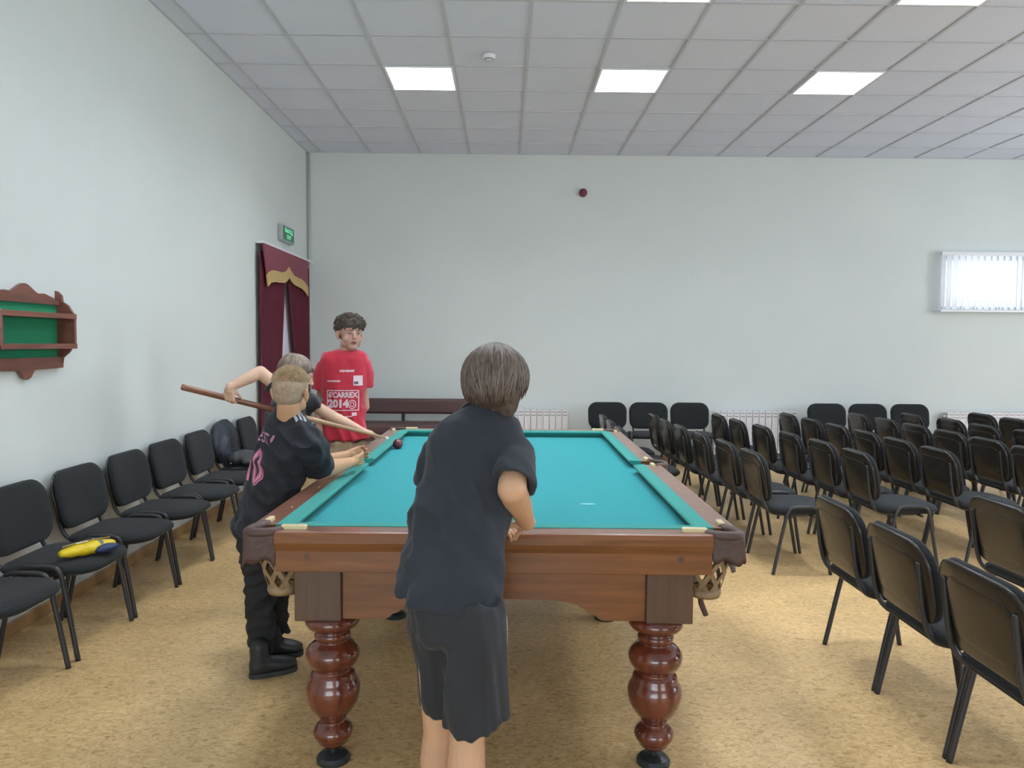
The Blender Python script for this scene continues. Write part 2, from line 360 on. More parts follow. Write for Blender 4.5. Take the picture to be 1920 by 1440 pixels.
# ------------------------------------------------------------------ window with vertical blinds
def build_window():
    x0, x1, z0, z1 = WIN
    w = bpy.data.objects.new('window_1', None); COL.objects.link(w); w.location = (x0, YB, z0); tag(w, 'small high window in the far wall', kind='structure')
    bm = bmesh.new(); h = z1-z0; L = x1-x0
    for a in ((0, L, 0, .05), (0, L, h-.05, h), (0, .05, .05, h-.05), (L-.05, L, .05, h-.05), (L/2-.03, L/2+.03, .05, h-.05)): box(bm, a[0], a[1], .10, .15, a[2], a[3])
    obj('window_frame', bm, M['white'], w)
    gl = bpy.data.materials.new('glass'); gl.use_nodes = True; b = gl.node_tree.nodes['Principled BSDF']; b.inputs['Transmission Weight'].default_value = 1; b.inputs['Roughness'].default_value = 0; b.inputs['IOR'].default_value = 1.02
    obj('pane', bx(.05, L/2-.03, .12, .124, .05, h-.05), gl, w); obj('pane', bx(L/2+.03, L-.05, .12, .124, .05, h-.05), gl, w)
    obj('window_sill', bx(-.08, L+.08, -.16, .10, -.03, 0), M['white'], w, bevel=.006)
    sl = bpy.data.materials.new('blind_fabric'); sl.use_nodes = True; nt = sl.node_tree; nt.nodes.clear()
    o = nt.nodes.new('ShaderNodeOutputMaterial'); mx = nt.nodes.new('ShaderNodeMixShader'); a = nt.nodes.new('ShaderNodeBsdfDiffuse'); t = nt.nodes.new('ShaderNodeBsdfTranslucent')
    a.inputs[0].default_value = (.85, .86, .88, 1); t.inputs[0].default_value = (.9, .92, .95, 1); mx.inputs[0].default_value = .6
    nt.links.new(a.outputs[0], mx.inputs[1]); nt.links.new(t.outputs[0], mx.inputs[2]); nt.links.new(mx.outputs[0], o.inputs[0])
    bl = thing('vertical_blind', 'white vertical blind glowing with daylight in the high window', 'blind', (x0, YB-.05, z1))
    obj('headrail', bx(-.05, L+.1, -.05, 0, -.005, .035), M['white'], bl, bevel=.004)
    n = 0; x = -.02; me = None
    while x < L+.05:
        if me is None:
            bm = bmesh.new(); vs = []
            for k in range(7):
                u = -.0445+.089*k/6; c = .006*math.cos(u/.0445*math.pi/2); vs.append((bm.verts.new((u, c, -.006)), bm.verts.new((u, c, -.672))))
            for p, q in zip(vs, vs[1:]): bm.faces.new((p[0], q[0], q[1], p[1]))
            me = bpy.data.meshes.new('slat'); bm.to_mesh(me); bm.free(); me.materials.append(sl); me.shade_smooth()
            wm = bpy.data.meshes.new('weight'); b2 = bx(-.012, .012, -.003, .004, -.668, -.64); b2.to_mesh(wm); b2.free(); wm.materials.append(M['cable'])
        o = bpy.data.objects.new('slat', me); COL.objects.link(o); o.parent = bl; o.location = (x, -.025, 0); o.rotation_euler = (0, 0, math.radians(22+random.uniform(-7, 7)))
        if n in (0, 3, 5, 9): q = bpy.data.objects.new('weight', wm); COL.objects.link(q); q.parent = o
        x += .08; n += 1
    bm = bmesh.new(); tube(bm, [(-.055, -.045, .0), (-.06, -.05, -.3), (-.055, -.045, -.66)], .003, 6); obj('pull_chain', bm, M['cable'], bl)
    obj('chain_weight', bx(-.066, -.05, -.056, -.04, -.38, -.28), M['white'], bl, bevel=.003)
build_window()
# ------------------------------------------------------------------ radiators
def radiator(xa, xb, label):
    n = max(3, round((xb-xa)/.078)); pz = (xb-xa)/n
    r = thing('radiator', label, 'radiator', ((xa+xb)/2, YB-.12, .10), 0, 'radiators under the far wall')
    for k in range(n):
        x = xa-(xa+xb)/2+(k+.5)*pz; bm = bmesh.new()
        box(bm, x-.036, x+.036, -.005, .004, .0, .54); box(bm, x-.006, x+.006, .004, .085, .0, .53)
        for z in (.015, .06, .45, .50, .535): box(bm, x-.034, x+.034, -.004, .085, z-.004, z+.004)
        sec = obj('section', bm, M['rad'], r)
        bm = bmesh.new()
        for z in (.475, .515): box(bm, x-.026, x+.026, -.0062, -.0052, z-.008, z+.008)
        obj('vent_slot', bm, M['radgap'], sec)
    bm = bmesh.new(); L = (xb-xa)/2
    tube(bm, [(-L-.03, .04, .49), (L+.01, .04, .49)], .016, 8); tube(bm, [(-L-.03, .04, .04), (L+.01, .04, .04)], .016, 8); obj('header_pipe', bm, M['rad'], r, smooth=True)
    bm = bmesh.new(); box(bm, -L+.06, -L+.09, .05, .119, -.1, .45); box(bm, L-.09, L-.06, .05, .119, -.1, .45); obj('bracket', bm, M['rad'], r)
radiator(-.22, .79, 'white panelled radiator behind the dark-haired boy\'s shoulder')
radiator(2.61, 3.65, 'white radiator between the two groups of chairs along far wall')
radiator(5.53, 7.0, 'white radiator under the high window')
# ------------------------------------------------------------------ bench sofa at the far wall
b = thing('bench_sofa', 'dark brown leather bench with low padded back by far wall', 'bench', (-1.25, 9.0, 0))
obj('back_pad', bx(-.98, .85, .06, .16, .60, .785), M['sofa'], b, bevel=.03, seg=3)
obj('seat_pad', bx(-.98, .85, -.42, .06, .40, .52), M['sofa'], b, bevel=.03, seg=3)
obj('seat_frame', bx(-.96, .83, -.40, .14, .33, .40), M['sofa'], b, bevel=.005)
for x in (-.9, .78):
    for y in (-.36, .09): obj('leg', bx(x, x+.05, y, y+.05, 0, .33), M['iron'], b)
for x in (-.8, 0, .7): obj('back_strut', bx(x, x+.04, .09, .12, .39, .62), M['iron'], b)
# ------------------------------------------------------------------ ball shelf on the left wall
r = thing('ball_shelf', 'dark wooden wall shelf with green felt back and scalloped crest', 'shelf', (XL, 3.84, 0))
w = .31
side = [(0, 1.315), (.03, 1.335), (.035, 1.37), (.07, 1.40), (.085, 1.425), (.105, 1.44), (.105, 1.605), (.09, 1.62), (.07, 1.655), (.04, 1.675), (.035, 1.71), (.015, 1.73), (0, 1.735)]
for y in (-w, w-.018): obj('side_panel', prism(bmesh.new(), side, y, y+.018, 'y'), M['shelfwood'], r, bevel=.002)
obj('back_panel', bx(.001, .008, -w+.018, w-.018, 1.34, 1.68), M['green'], r)
cr = []
for k in range(41):
    u = -1+2*k/40; au = abs(u)
    z = 1.695+.058*math.exp(-(u/.30)**2)+.022*math.exp(-((au-.52)/.14)**2)+.012*math.exp(-((au-.72)/.12)**2)-.02*au
    cr.append((u*w, z))
obj('crest_board', prism(bmesh.new(), cr+[(w, 1.655), (-w, 1.655)], .010, .026, 'x'), M['shelfwood'], r)
for z in (1.60, 1.44):
    s = obj('shelf_board', bx(.008, .10, -w+.018, w-.018, z-.018, z), M['shelfwood'], r)
    obj('lip', bx(.10, .108, -w+.001, w-.001, z-.02, z+.008), M['shelfwood'], s, bevel=.002)
lo = [(-w, 1.375), (w, 1.375), (w, 1.315), (.06, 1.31), (.045, 1.295), (.03, 1.275), (0, 1.262), (-.03, 1.275), (-.045, 1.295), (-.06, 1.31), (-w, 1.315)]
obj('lower_board', prism(bmesh.new(), lo, .010, .028, 'x'), M['shelfwood'], r)
# ------------------------------------------------------------------ billiard table
TB = thing('billiard_table', 'large wooden billiard table with turquoise cloth and turned legs', 'billiard table', (-.015, 3.948, 0), -.0116)
HX, HY, ZR, ZBED = .837, 1.508, .84, .80
bed = obj('playing_bed', bx(-HX+.06, HX-.06, -HY+.06, HY-.06, ZBED-.06, ZBED), M['cloth'], TB)
def rail(name, L, place, face=True, endcut=(1, 1)):
    """rail of length L along local x, outer side at y=0, inner towards +y; place maps local point to table space"""
    prof = [(.010, .705), (.010, .775), (.002, .79), (-.004, .805), (-.004, .826), (.004, ZR-.001), (.012, ZR+.001), (.090, ZR), (.090, .77), (.04, .76), (.04, .705)]
    bm = bmesh.new(); A = [bm.verts.new(place(-L/2, p[0], p[1])) for p in prof]; B = [bm.verts.new(place(L/2, p[0], p[1])) for p in prof]; n = len(prof)
    bm.faces.new(A); bm.faces.new(B[::-1])
    for i in range(n): bm.faces.new((A[i], B[i], B[(i+1) % n], A[(i+1) % n]))
    bmesh.ops.recalc_face_normals(bm, faces=bm.faces)
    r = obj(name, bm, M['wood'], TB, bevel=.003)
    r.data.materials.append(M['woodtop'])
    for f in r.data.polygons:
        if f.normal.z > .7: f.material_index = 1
    cp = [(.088, ZR+.002), (.142, ZR+.001), (.149, ZR-.003), (.149, ZR-.010), (.132, ZR-.022), (.118, ZBED+.001), (.088, ZBED+.001)]
    bm = bmesh.new()
    def end(s, k): return [bm.verts.new(place(s*(L/2+.012-(u-.088)*k), u, z)) for u, z in cp]
    A, B = end(-1, .75*endcut[0]), end(1, .75*endcut[1]); n = len(cp)
    bm.faces.new(A); bm.faces.new(B[::-1])
    for i in range(n): bm.faces.new((A[i], B[i], B[(i+1) % n], A[(i+1) % n]))
    bmesh.ops.recalc_face_normals(bm, faces=bm.faces)
    obj('cushion', bm, M['cushion'], r)
    return r
GC = .112; SG = .062
for s in (-1, 1):   # near and far rail
    r = rail('end_rail', 2*(HX-GC), lambda x, u, z, s=s: (x if s < 0 else -x, s*(HY-u), z))
    for x in (-.62, .62):
        bm = bmesh.new(); lathe(bm, [(.011, 0), (.011, .006)], 14)
        for v in bm.verts: v.co = Vector((v.co.x+x, s*(HY-.0125+v.co.z*.6), v.co.y+.757))
        obj('bolt_plug', bm, M['woodv'], r)
for sx in (-1, 1):
    for sy in (-1, 1):
        L = HY-GC-SG; c = sy*(SG+L/2)
        r = rail('side_rail', L, lambda x, u, z, sx=sx, c=c: (sx*(HX-u), c+(-x if sx < 0 else x), z), endcut=(.6, .6))
        for k in range(3):
            bm = bmesh.new(); lathe(bm, [(.004, ZR+.0005), (.004, ZR+.0025)], 8, c=(sx*(HX-.06), c+(k-1)*L*.3)); obj('inlay_dot', bm, M['cream'], r)
# frame: apron boards, posts, legs
AP = .527
arch = [(-.515, .70), (-.515, AP), (-.375, AP), (-.36, .531), (-.345, .545), (-.325, .552), (-.31, .565), (-.28, .583), (-.24, .592), (-.18, .598), (0, .600),
        (.18, .598), (.24, .592), (.28, .583), (.31, .565), (.325, .552), (.345, .545), (.36, .531), (.375, AP), (.515, AP), (.515, .70)]
for s in (-1, 1): obj('end_apron', prism(bmesh.new(), arch, s*1.44, s*1.40, 'y'), M['wood'], TB)
sa = [(-1.29, .70), (-1.29, AP), (-1.18, AP), (-1.12, .57), (-1.0, .60), (-.3, .60), (-.2, .57), (-.10, AP), (.10, AP), (.2, .57), (.3, .60), (1.0, .60), (1.12, .57), (1.18, AP), (1.29, AP), (1.29, .70)]
for s in (-1, 1): obj('side_apron', prism(bmesh.new(), sa, s*.655, s*.615, 'x'), M['wood'], TB)
obj('slab_frame', bx(-.70, .70, -1.40, 1.40, .70, .742), M['woodv'], TB)
LP = [(.087, .523), (.0893, .498), (.080, .485), (.066, .476), (.055, .470), (.0500, .466), (.057, .464), (.0600, .453), (.057, .441), (.0487, .435), (.0532, .430), (.066, .424), (.079, .412), (.0880, .397), (.0893, .385), (.0875, .372), (.0817, .358), (.073, .345), (.0635, .336), (.0595, .331),
      (.062, .327), (.0700, .322), (.0741, .312), (.0750, .303), (.080, .292), (.0870, .278), (.0900, .264), (.0895, .249), (.0870, .234), (.0850, .229), (.0850, .225), (.0825, .218), (.076, .203), (.066, .187), (.0532, .171), (.043, .158), (.0370, .149), (.0365, .144), (.044, .139), (.0560, .130), (.0640, .118), (.0660, .107), (.0630, .095), (.056, .084), (.050, .077), (.050, .073), (.044, .066), (.034, .058), (.024, .053)]
def leg_at(x, y):
    bm = bmesh.new(); lathe(bm, [(r*1.05, z) for r, z in LP], 32); o = obj('leg', bm, M['woodleg'], TB, smooth=True); o.location = (x, y, 0)
    bm = bmesh.new(); lathe(bm, [(.0115, .056), (.0115, .030), (.030, .028), (.050, .022), (.0585, .012), (.0585, .0)], 28); obj('foot_disc', bm, M['iron'], o, smooth=False)
    return o
LEGX = .563
for sy in (-1, 0, 1):
    for sx in (-1, 1):
        yc = sy*1.383
        if sy:
            obj('corner_post', bx(sx*.595-.079, sx*.595+.079, yc-.075, yc+.075, .523, .705), M['woodv'], TB, bevel=.004)
        else: obj('middle_post', bx(sx*.585-.075, sx*.585+.075, -.07, .07, .523, .705), M['woodv'], TB, bevel=.004)
        leg_at(sx*LEGX, yc)
# pockets
def ribbon(path, z_top, z_bot_fn, th=.004, out=None):
    """vertical sheet hanging along a plan path"""
    bm = bmesh.new(); R = []
    n = len(path)
    for i, p in enumerate(path):
        a, b = path[max(0, i-1)], path[min(n-1, i+1)]; t = (Vector(b)-Vector(a)).normalized(); nn = Vector((t.y, -t.x))*th/2
        zb = z_bot_fn(i/(n-1)); k = 5
        R.append([[bm.verts.new((p[0]+s*nn.x+ (out[0] if out else 0)*(q/k)**2, p[1]+s*nn.y+(out[1] if out else 0)*(q/k)**2, z_top+(zb-z_top)*q/k)) for q in range(k+1)] for s in (-1, 1)])
    for A, B in zip(R, R[1:]):
        for s in (0, 1):
            for q in range(5): bm.faces.new((A[s][q], B[s][q], B[s][q+1], A[s][q+1]))
        bm.faces.new((A[0][0], A[1][0], B[1][0], B[0][0])); bm.faces.new((A[0][-1], B[0][-1], B[1][-1], A[1][-1]))
    for A in (R[0], R[-1]): bm.faces.new(A[0]+A[1][::-1])
    bmesh.ops.recalc_face_normals(bm, faces=bm.faces)
    return bm
def net(c, zt, zb, rt, rb, parent, n=7):
    for d in (-1, 1):
        for k in range(n):
            bm = bmesh.new(); A = []
            for q in range(9):
                t = q/8; a = 2*math.pi*k/n+d*t*1.5; r = rt+(rb-rt)*t**.8+.006*math.sin(t*math.pi); z = zt+(zb-zt)*t
                A.append([bm.verts.new((c[0]+(r+o)*math.cos(a+w), c[1]+(r+o)*math.sin(a+w), z)) for o in (-.0012, .0012) for w in (-.009/r, .009/r)])
            for p, q2 in zip(A, A[1:]):
                for i, j in ((0, 1), (1, 3), (3, 2), (2, 0)): bm.faces.new((p[i], p[j], q2[j], q2[i]))
            bmesh.ops.recalc_face_normals(bm, faces=bm.faces)
            obj('strap', bm, M['strap'], parent)
    bm = bmesh.new(); m = 20
    lathe(bm, [(rb-.006, zb+.012), (rb+.006, zb+.016), (rb+.008, zb-.004), (rb+.002, zb-.016), (rb-.006, zb-.012), (rb-.006, zb+.012)], m, c=c, cap=False); obj('cup_ring', bm, M['strap'], parent, smooth=True)
def clip(parent, c, ang, L, wd=.022):
    bm = bmesh.new(); m = Matrix.Translation((c[0], c[1], ZR+.006)) @ Matrix.Rotation(ang, 4, 'Z')
    box(bm, -L/2, L/2, -wd/2, wd/2, -.009, .009, m); o = obj('cream_clip', bm, M['cream'], parent, bevel=.005, seg=3); return o
def arcpath(pts): return [(p.x, p.y) for p in smoothpath([(a, b, 0) for a, b in pts], 3)]
for sx in (-1, 1):
    for sy in (-1, 1):
        C2 = lambda a, b: (sx*(HX-a), sy*(HY-b))
        pk = bpy.data.objects.new('corner_pocket', None); COL.objects.link(pk); pk.parent = TB
        path = arcpath([C2(.122, .048), C2(.105, .030), C2(.075, .018), C2(.03, .016), C2(.016, .03), C2(.018, .075), C2(.030, .105), C2(.05, .135)])
        bm = bmesh.new(); tube(bm, [(x, y, ZR-.006) for x, y in path], .019, 10, flat=.9); obj('pocket_iron', bm, M['leather'], pk, smooth=True)
        o2 = arcpath([C2(.112, .016), C2(.07, .006), C2(.016, .004), C2(.004, .016), C2(.006, .07), C2(.016, .112)])
        rr = random.Random(sx*3+sy)
        ph = rr.uniform(0, 6)
        sag = .005 if sx > 0 else .028
        obj('leather_flap', ribbon(o2, ZR-.004, lambda t: .752-sag*abs(math.sin(t*7+ph))-.01*math.sin(t*23+ph), .005, (sx*.004, sy*.004)), M['leather'], pk, smooth=True)
        net(C2(.110, .105), .79, .622, .092, .046, pk, 8)
        clip(pk, C2(.165, .052), 0, .085); clip(pk, C2(.05, .155), math.pi/2, .05)
        if sx > 0 and sy < 0:
            bm = bmesh.new(); tube(bm, [C2(.135, .085)+(.62,), C2(.128, .085)+(.585,), C2(.112, .08)+(.545,)], [.010, .014, .013], 8, flat=.7); obj('loose_strap', bm, M['leather'], pk)
            bm = bmesh.new(); tube(bm, [C2(.055, .05)+(.76,), C2(.04, .035)+(.735,), C2(.035, .03)+(.71,)], [.018, .018, .012], 8, flat=.35); obj('loose_strap', bm, M['leather'], pk)
for sx in (-1, 1):
    pk = bpy.data.objects.new('side_pocket', None); COL.objects.link(pk); pk.parent = TB
    path = arcpath([(sx*(HX-.05), -.085), (sx*(HX-.01), -.065), (sx*(HX+.025), -.04), (sx*(HX+.035), 0), (sx*(HX+.025), .04), (sx*(HX-.01), .065), (sx*(HX-.05), .085)])
    bm = bmesh.new(); tube(bm, [(x, y, ZR-.004) for x, y in path], .014, 10); obj('pocket_iron', bm, M['leather'], pk, smooth=True)
    p2 = [(x+sx*.006, y) for x, y in path[4:-4]]
    obj('leather_flap', ribbon(p2, ZR-.006, lambda t: .765-.01*math.sin(t*9), .005), M['leather'], pk, smooth=True)
    net((sx*(HX-.035), 0), .79, .66, .06, .036, pk, 6)
    clip(pk, (sx*(HX-.055), -.10), math.pi/2, .05); clip(pk, (sx*(HX-.055), .10), math.pi/2, .05)
# chalk scuff on the cloth
ch = mat('chalk', (.35, .62, .62), .9)
bm = bmesh.new(); poly = []
for k in range(14):
    a = 2*math.pi*k/14; r = random.uniform(.6, 1.2); poly.append((.375+.032*r*math.cos(a), -.845+.010*r*math.sin(a)))
prism(bm, poly, ZBED, ZBED+.0004, 'z'); obj('chalk_mark', bm, ch, TB)
# ball
p = onz(744, 832, .833)
bm = bmesh.new(); bmesh.ops.create_uvsphere(bm, u_segments=32, v_segments=20, radius=.032)
o = obj('billiard_ball', bm, M['ball'], smooth=True); o.location = (p.x+.006, p.y, ZBED+.0322)
tag(o, 'dark red billiard ball near the far left cushion of the table', 'ball')

# ------------------------------------------------------------------ chairs
def make_chair():
    r = thing('stacking_chair', 'x', 'chair')
    # backrest: plane tilted, facing +x
    tilt = math.radians(11)
    Rb = Matrix.Translation((.036, 0, .607)) @ Matrix.Rotation(tilt*-1, 4, 'Y')
    def place(bm, mtx, dx):
        for v in bm.verts: u, n, w = v.co; v.co = mtx @ Vector((n+dx, u, w))
        bmesh.ops.recalc_face_normals(bm, faces=bm.faces); return bm
    obj('backrest', place(pad(.468, .318, .032, .11, .09, bend=.016, taper=.04), Rb, .011), M['fabric'], r, smooth=True)
    b = pad(.466, .318, .018, .11, .09, bend=.016, taper=.04, pillow=.1)
    b = place(b, Rb, -.012)
    sh = obj('back_shell', b, M['shell'], r, smooth=True)
    b = pad(.33, .21, .004, .05, .05, bend=.008, taper=.04, pillow=.05); place(b, Rb, -.022); obj('shell_rib', b, M['shell'], sh, smooth=True)
    # seat
    b = pad(.455, .435, .040, .14, .08, bend=-.008, taper=-.04, pillow=.3)
    for v in b.verts: u, n, w = v.co; v.co = Vector((.295+w, u, .413+n-.035*max(0, w-.10)/.12*abs(w)))
    bmesh.ops.recalc_face_normals(b, faces=b.faces)
    st = obj('seat', b, M['fabric'], r, smooth=True)
    b = pad(.43, .41, .016, .13, .08, taper=-.04, pillow=.1)
    for v in b.verts: u, n, w = v.co; v.co = Vector((.295+w, u, .385-n))
    bmesh.ops.recalc_face_normals(b, faces=b.faces)
    obj('seat_pan', b, M['shell'], st, smooth=True)
    for s in (-1, 1):
        y = s*.240; rt = .0115
        rear = smoothpath([(.095, y*1.03, 0), (.165, y, .34), (.19, y, .420), (.225, y, .434), (.29, y, .434)], 2)
        frnt = smoothpath([(.465, y*1.03, 0), (.405, y, .34), (.385, y, .420), (.35, y, .434), (.29, y, .434)], 2)
        for q in (rear, frnt):
            bm = bmesh.new(); tube(bm, q, rt, 8); obj('leg', bm, M['tube'], r, smooth=True)
        bm = bmesh.new(); tube(bm, smoothpath([(.010, s*.18, .69), (.020, s*.18, .60), (.033, s*.18, .50), (.058, s*.18, .42), (.11, s*.16, .378), (.20, s*.16, .370), (.34, s*.16, .370)], 2), .011, 8, flat=1)
        obj('back_post', bm, M['tube'], r, smooth=True)
    bm = bmesh.new(); tube(bm, [(.21, -.236, .372), (.21, .236, .372)], .009, 8); tube(bm, [(.35, -.236, .372), (.35, .236, .372)], .009, 8)
    obj('cross_bar', bm, M['tube'], r, smooth=True)
    return r
CH0 = make_chair(); used = [0]
def chair(x, y, rz, label, group):
    r = CH0 if not used[0] else copy_tree(CH0); used[0] = 1
    r.location = (x, y, 0); r.rotation_euler = (0, 0, rz); r['label'] = label; r['group'] = group
ORD = ['nearest', 'second nearest', 'third nearest', 'fourth nearest', 'fifth nearest', 'farthest']
COLS = [
 ("short row hidden behind the table's right rail", [(.955, 7.60), (.955, 7.08), (.955, 6.54)]),
 ('first row right of the table', [(1.475, 7.73), (1.48, 7.225), (1.505, 6.72), (1.55, 6.22), (1.60, 5.715), (1.63, 5.21)]),
 ('second row right of the table', [(2.135, 7.77), (2.165, 7.265), (2.225, 6.76), (2.28, 6.255), (2.325, 5.755), (2.35, 5.25)]),
 ('third row right of the table', [(2.885, 7.90), (2.92, 7.395), (2.94, 6.89), (2.96, 6.385), (2.965, 5.885), (2.97, 5.38)]),
 ('fourth row right of the table', [(3.64, 7.96), (3.67, 7.455), (3.68, 6.95), (3.69, 6.445), (3.68, 5.94), (3.67, 5.435)]),
 ('fifth row right of the table', [(4.20, 7.96), (4.30, 7.46), (4.30, 6.95), (4.38, 6.46)]),
 ('last row at the right edge', [(4.98, 8.05), (4.98, 7.54)])]
for nme, L in COLS:
    L = sorted(L, key=lambda p: p[1])
    for k, (x, y) in enumerate(L):
        o = 'farthest' if k == len(L)-1 else ['nearest', 'second', 'third', 'fourth', 'fifth'][k]
        chair(x, y-.25, random.uniform(-.012, .012), f'black padded chair, {o} of {nme}' if o in ('nearest', 'farthest') else f'black padded chair, {o} from near end of {nme}', 'chairs in rows right of the table')
chair(1.488, 3.355, .0, 'black padded chair, farthest of the three large foreground chairs', 'foreground chairs at right')
chair(1.488, 2.835, .0, 'black padded chair, middle of the three large foreground chairs', 'foreground chairs at right')
chair(1.486, 2.315, .0, 'black padded chair nearest the camera, cut by right edge', 'foreground chairs at right')
chair(2.252, 3.37, .03, 'black padded chair beyond the foreground three, cut by right edge', 'foreground chairs at right')
BK = [(1.237, 'left one of three against far wall, left of middle radiator'), (1.731, 'middle one of three against far wall, left of middle radiator'), (2.226, 'right one of three against far wall, beside middle radiator'),
      (3.881, 'left one of three against far wall, between radiators'), (4.378, 'middle one of three against far wall, between radiators'), (4.888, 'right one of three against far wall, between radiators')]
for x, l in BK: chair(x, 9.02, -math.pi/2+random.uniform(-.03, .03), 'black chair facing camera, '+l, 'chairs along the far wall')
LW = [(3.32, 'black chair against left wall, nearest the camera, mostly out of frame'), (3.889, 'black chair against left wall with the yellow pouch on its seat'),
      (4.43, 'black chair against left wall, just past the yellow pouch'), (4.975, 'black chair against left wall, second past the yellow pouch'), (5.51, 'black chair against left wall, third past the yellow pouch'),
      (6.06, 'black chair against left wall, just before the draped jacket'), (6.60, 'black chair against left wall under the dark jacket'), (7.15, 'black chair against left wall, farthest, beyond the jacket')]
for y, l in LW: chair(-2.41, y-.26, random.uniform(-.03, .03), l, 'chairs along the left wall')

# ------------------------------------------------------------------ yellow pouch
a, b_ = onz(112, 1046, .455), onz(214, 1022, .455); L = (b_-a).length; an = math.atan2(b_.y-a.y, b_.x-a.x)
pc = thing('pouch', 'yellow zipped pouch with dark blue end on a chair seat', 'pouch', ((a.x+b_.x)/2, (a.y+b_.y)/2, .4395), an)
def blob(L, w, h, n=20, m=12, seed=0, wr=.06):
    bm = bmesh.new(); R = []
    for i in range(n+1):
        t = i/n; s = math.sin(math.pi*min(max(t, .02), .98))**.35; x = -L/2+L*t
        R.append([bm.verts.new((x, w/2*s*math.cos(2*math.pi*k/m)*(1+wr*noise.noise(Vector((t*7, k, seed)))), h/2+h/2*s*math.sin(2*math.pi*k/m)*(1+wr*2*noise.noise(Vector((t*9, k+9, seed)))))) for k in range(m)])
    for A, B in zip(R, R[1:]):
        for k in range(m): bm.faces.new((A[k], A[(k+1) % m], B[(k+1) % m], B[k]))
    bm.faces.new(R[0][::-1]); bm.faces.new(R[-1]); bmesh.ops.recalc_face_normals(bm, faces=bm.faces)
    return bm
YEL = mat('yellow_nylon', (.68, .50, .01), .5, bump=.2, bscale=40, var=.12, vscale=20)
obj('body', blob(L, .095, .062, seed=3, wr=.12), YEL, pc, smooth=True)
q = obj('side_panel', blob(L*.42, .075, .045, seed=5), mat('navy_nylon', (.012, .03, .10), .5), pc, smooth=True); q.location = (L*.25, -.038, .0)
q = obj('band', bx(L*.17, L*.21, -.045, .045, .03, .064), mat('grey_band', (.25, .27, .27), .5), pc, bevel=.01)
bm = bmesh.new(); tube(bm, [(-L*.45, .0, .062), (-.02, .006, .068), (L*.42, 0, .062)], .003, 6); obj('zip', bm, mat('zip', (.30, .22, .02), .4), pc)
me = text_mesh('~', .09, .0008, bold=.004)
for v in me.vertices: v.co = Vector((v.co.x-.03, v.co.y*.6-.005, .0665+v.co.z))
link('logo', me, M['white'], pc)
bm = bmesh.new(); tube(bm, smoothpath([(L*.42, .01, .03), (L*.55, .03, .02), (L*.62, .0, .01), (L*.5, -.02, .012)], 2), .006, 6); obj('wrist_loop', bm, mat('navy_strap', (.02, .025, .05), .6), pc)
# ------------------------------------------------------------------ jacket over the seventh chair
jk = thing('jacket', 'dark navy jacket thrown over a chair at the left wall', 'jacket', (-2.41, 6.34, 0))
JM = mat('jacket_nylon', (.022, .026, .040), .55, bump=.4, bscale=18, var=.2, vscale=10)
def lump(pts, seed, name, m):
    """draped cloth: union of ellipsoids, remeshed and wrinkled"""
    bm = bmesh.new()
    for (x, y, z, rx, ry, rz) in pts:
        bmesh.ops.create_icosphere(bm, subdivisions=3, radius=1, matrix=Matrix.Translation((x, y, z)) @ Matrix.Diagonal((rx, ry, rz, 1)))
    o = obj(name, bm, m, jk); md = o.modifiers.new('r', 'REMESH'); md.mode = 'VOXEL'; md.voxel_size = .012
    bpy.context.view_layer.update(); me = bpy.data.meshes.new_from_object(o.evaluated_get(bpy.context.evaluated_depsgraph_get())); o.modifiers.clear(); o.data = me
    nr = [v.normal.copy() for v in me.vertices]
    for v, n in zip(me.vertices, nr):
        p = v.co; d = .016*noise.noise(Vector((p.x*14, p.y*9, p.z*6))+Vector((seed, 0, 0)))+.010*noise.noise(Vector((p.x*30, p.y*22, p.z*12)))
        v.co = p+n*d
    me.shade_smooth()
lump([(.05, -.02, .62, .06, .25, .19), (.04, -.02, .74, .055, .20, .06), (.10, -.14, .55, .05, .08, .13), (.02, .1, .6, .05, .14, .17)], 1, 'body', JM)
lump([(.27, -.10, .50, .17, .16, .055), (.20, .08, .49, .14, .12, .045), (.33, -.20, .49, .07, .13, .04)], 5, 'lower_half', mat('jacket_lining', (.05, .052, .058), .6, bump=.4, bscale=18, var=.2))
# ------------------------------------------------------------------ people
V3 = Vector
def cap(bm, a, b, ra, rb, n=16, m=5):
    """tapered capsule"""
    a, b = V3(a), V3(b); t = b-a; L = max(t.length, 1e-5); t = t/L; u, v = frame_at(t)
    prof = [(-ra*math.cos(math.pi/2*i/m), ra*math.sin(math.pi/2*i/m)) for i in range(m+1)]
    prof += [(L+rb*math.sin(math.pi/2*i/m), rb*math.cos(math.pi/2*i/m)) for i in range(m+1)]
    tube_rings(bm, [(a+t*s, u, v, max(r, 1e-4), max(r, 1e-4)) for s, r in prof], n)
def tube_rings(bm, R, n=24, p=2.0):
    rings = []
    for c, u, v, ru, rv in R:
        ring = []
        for k in range(n):
            x, y = math.cos(2*math.pi*k/n), math.sin(2*math.pi*k/n)
            if p != 2: x, y = math.copysign(abs(x)**(2/p), x), math.copysign(abs(y)**(2/p), y)
            ring.append(bm.verts.new(c+u*(ru*x)+v*(rv*y)))
        rings.append(ring)
    fs = []
    for A, B in zip(rings, rings[1:]):
        for k in range(n): fs.append(bm.faces.new((A[k], A[(k+1) % n], B[(k+1) % n], B[k])))
    fs.append(bm.faces.new(rings[0][::-1])); fs.append(bm.faces.new(rings[-1]))
    bmesh.ops.recalc_face_normals(bm, faces=fs)
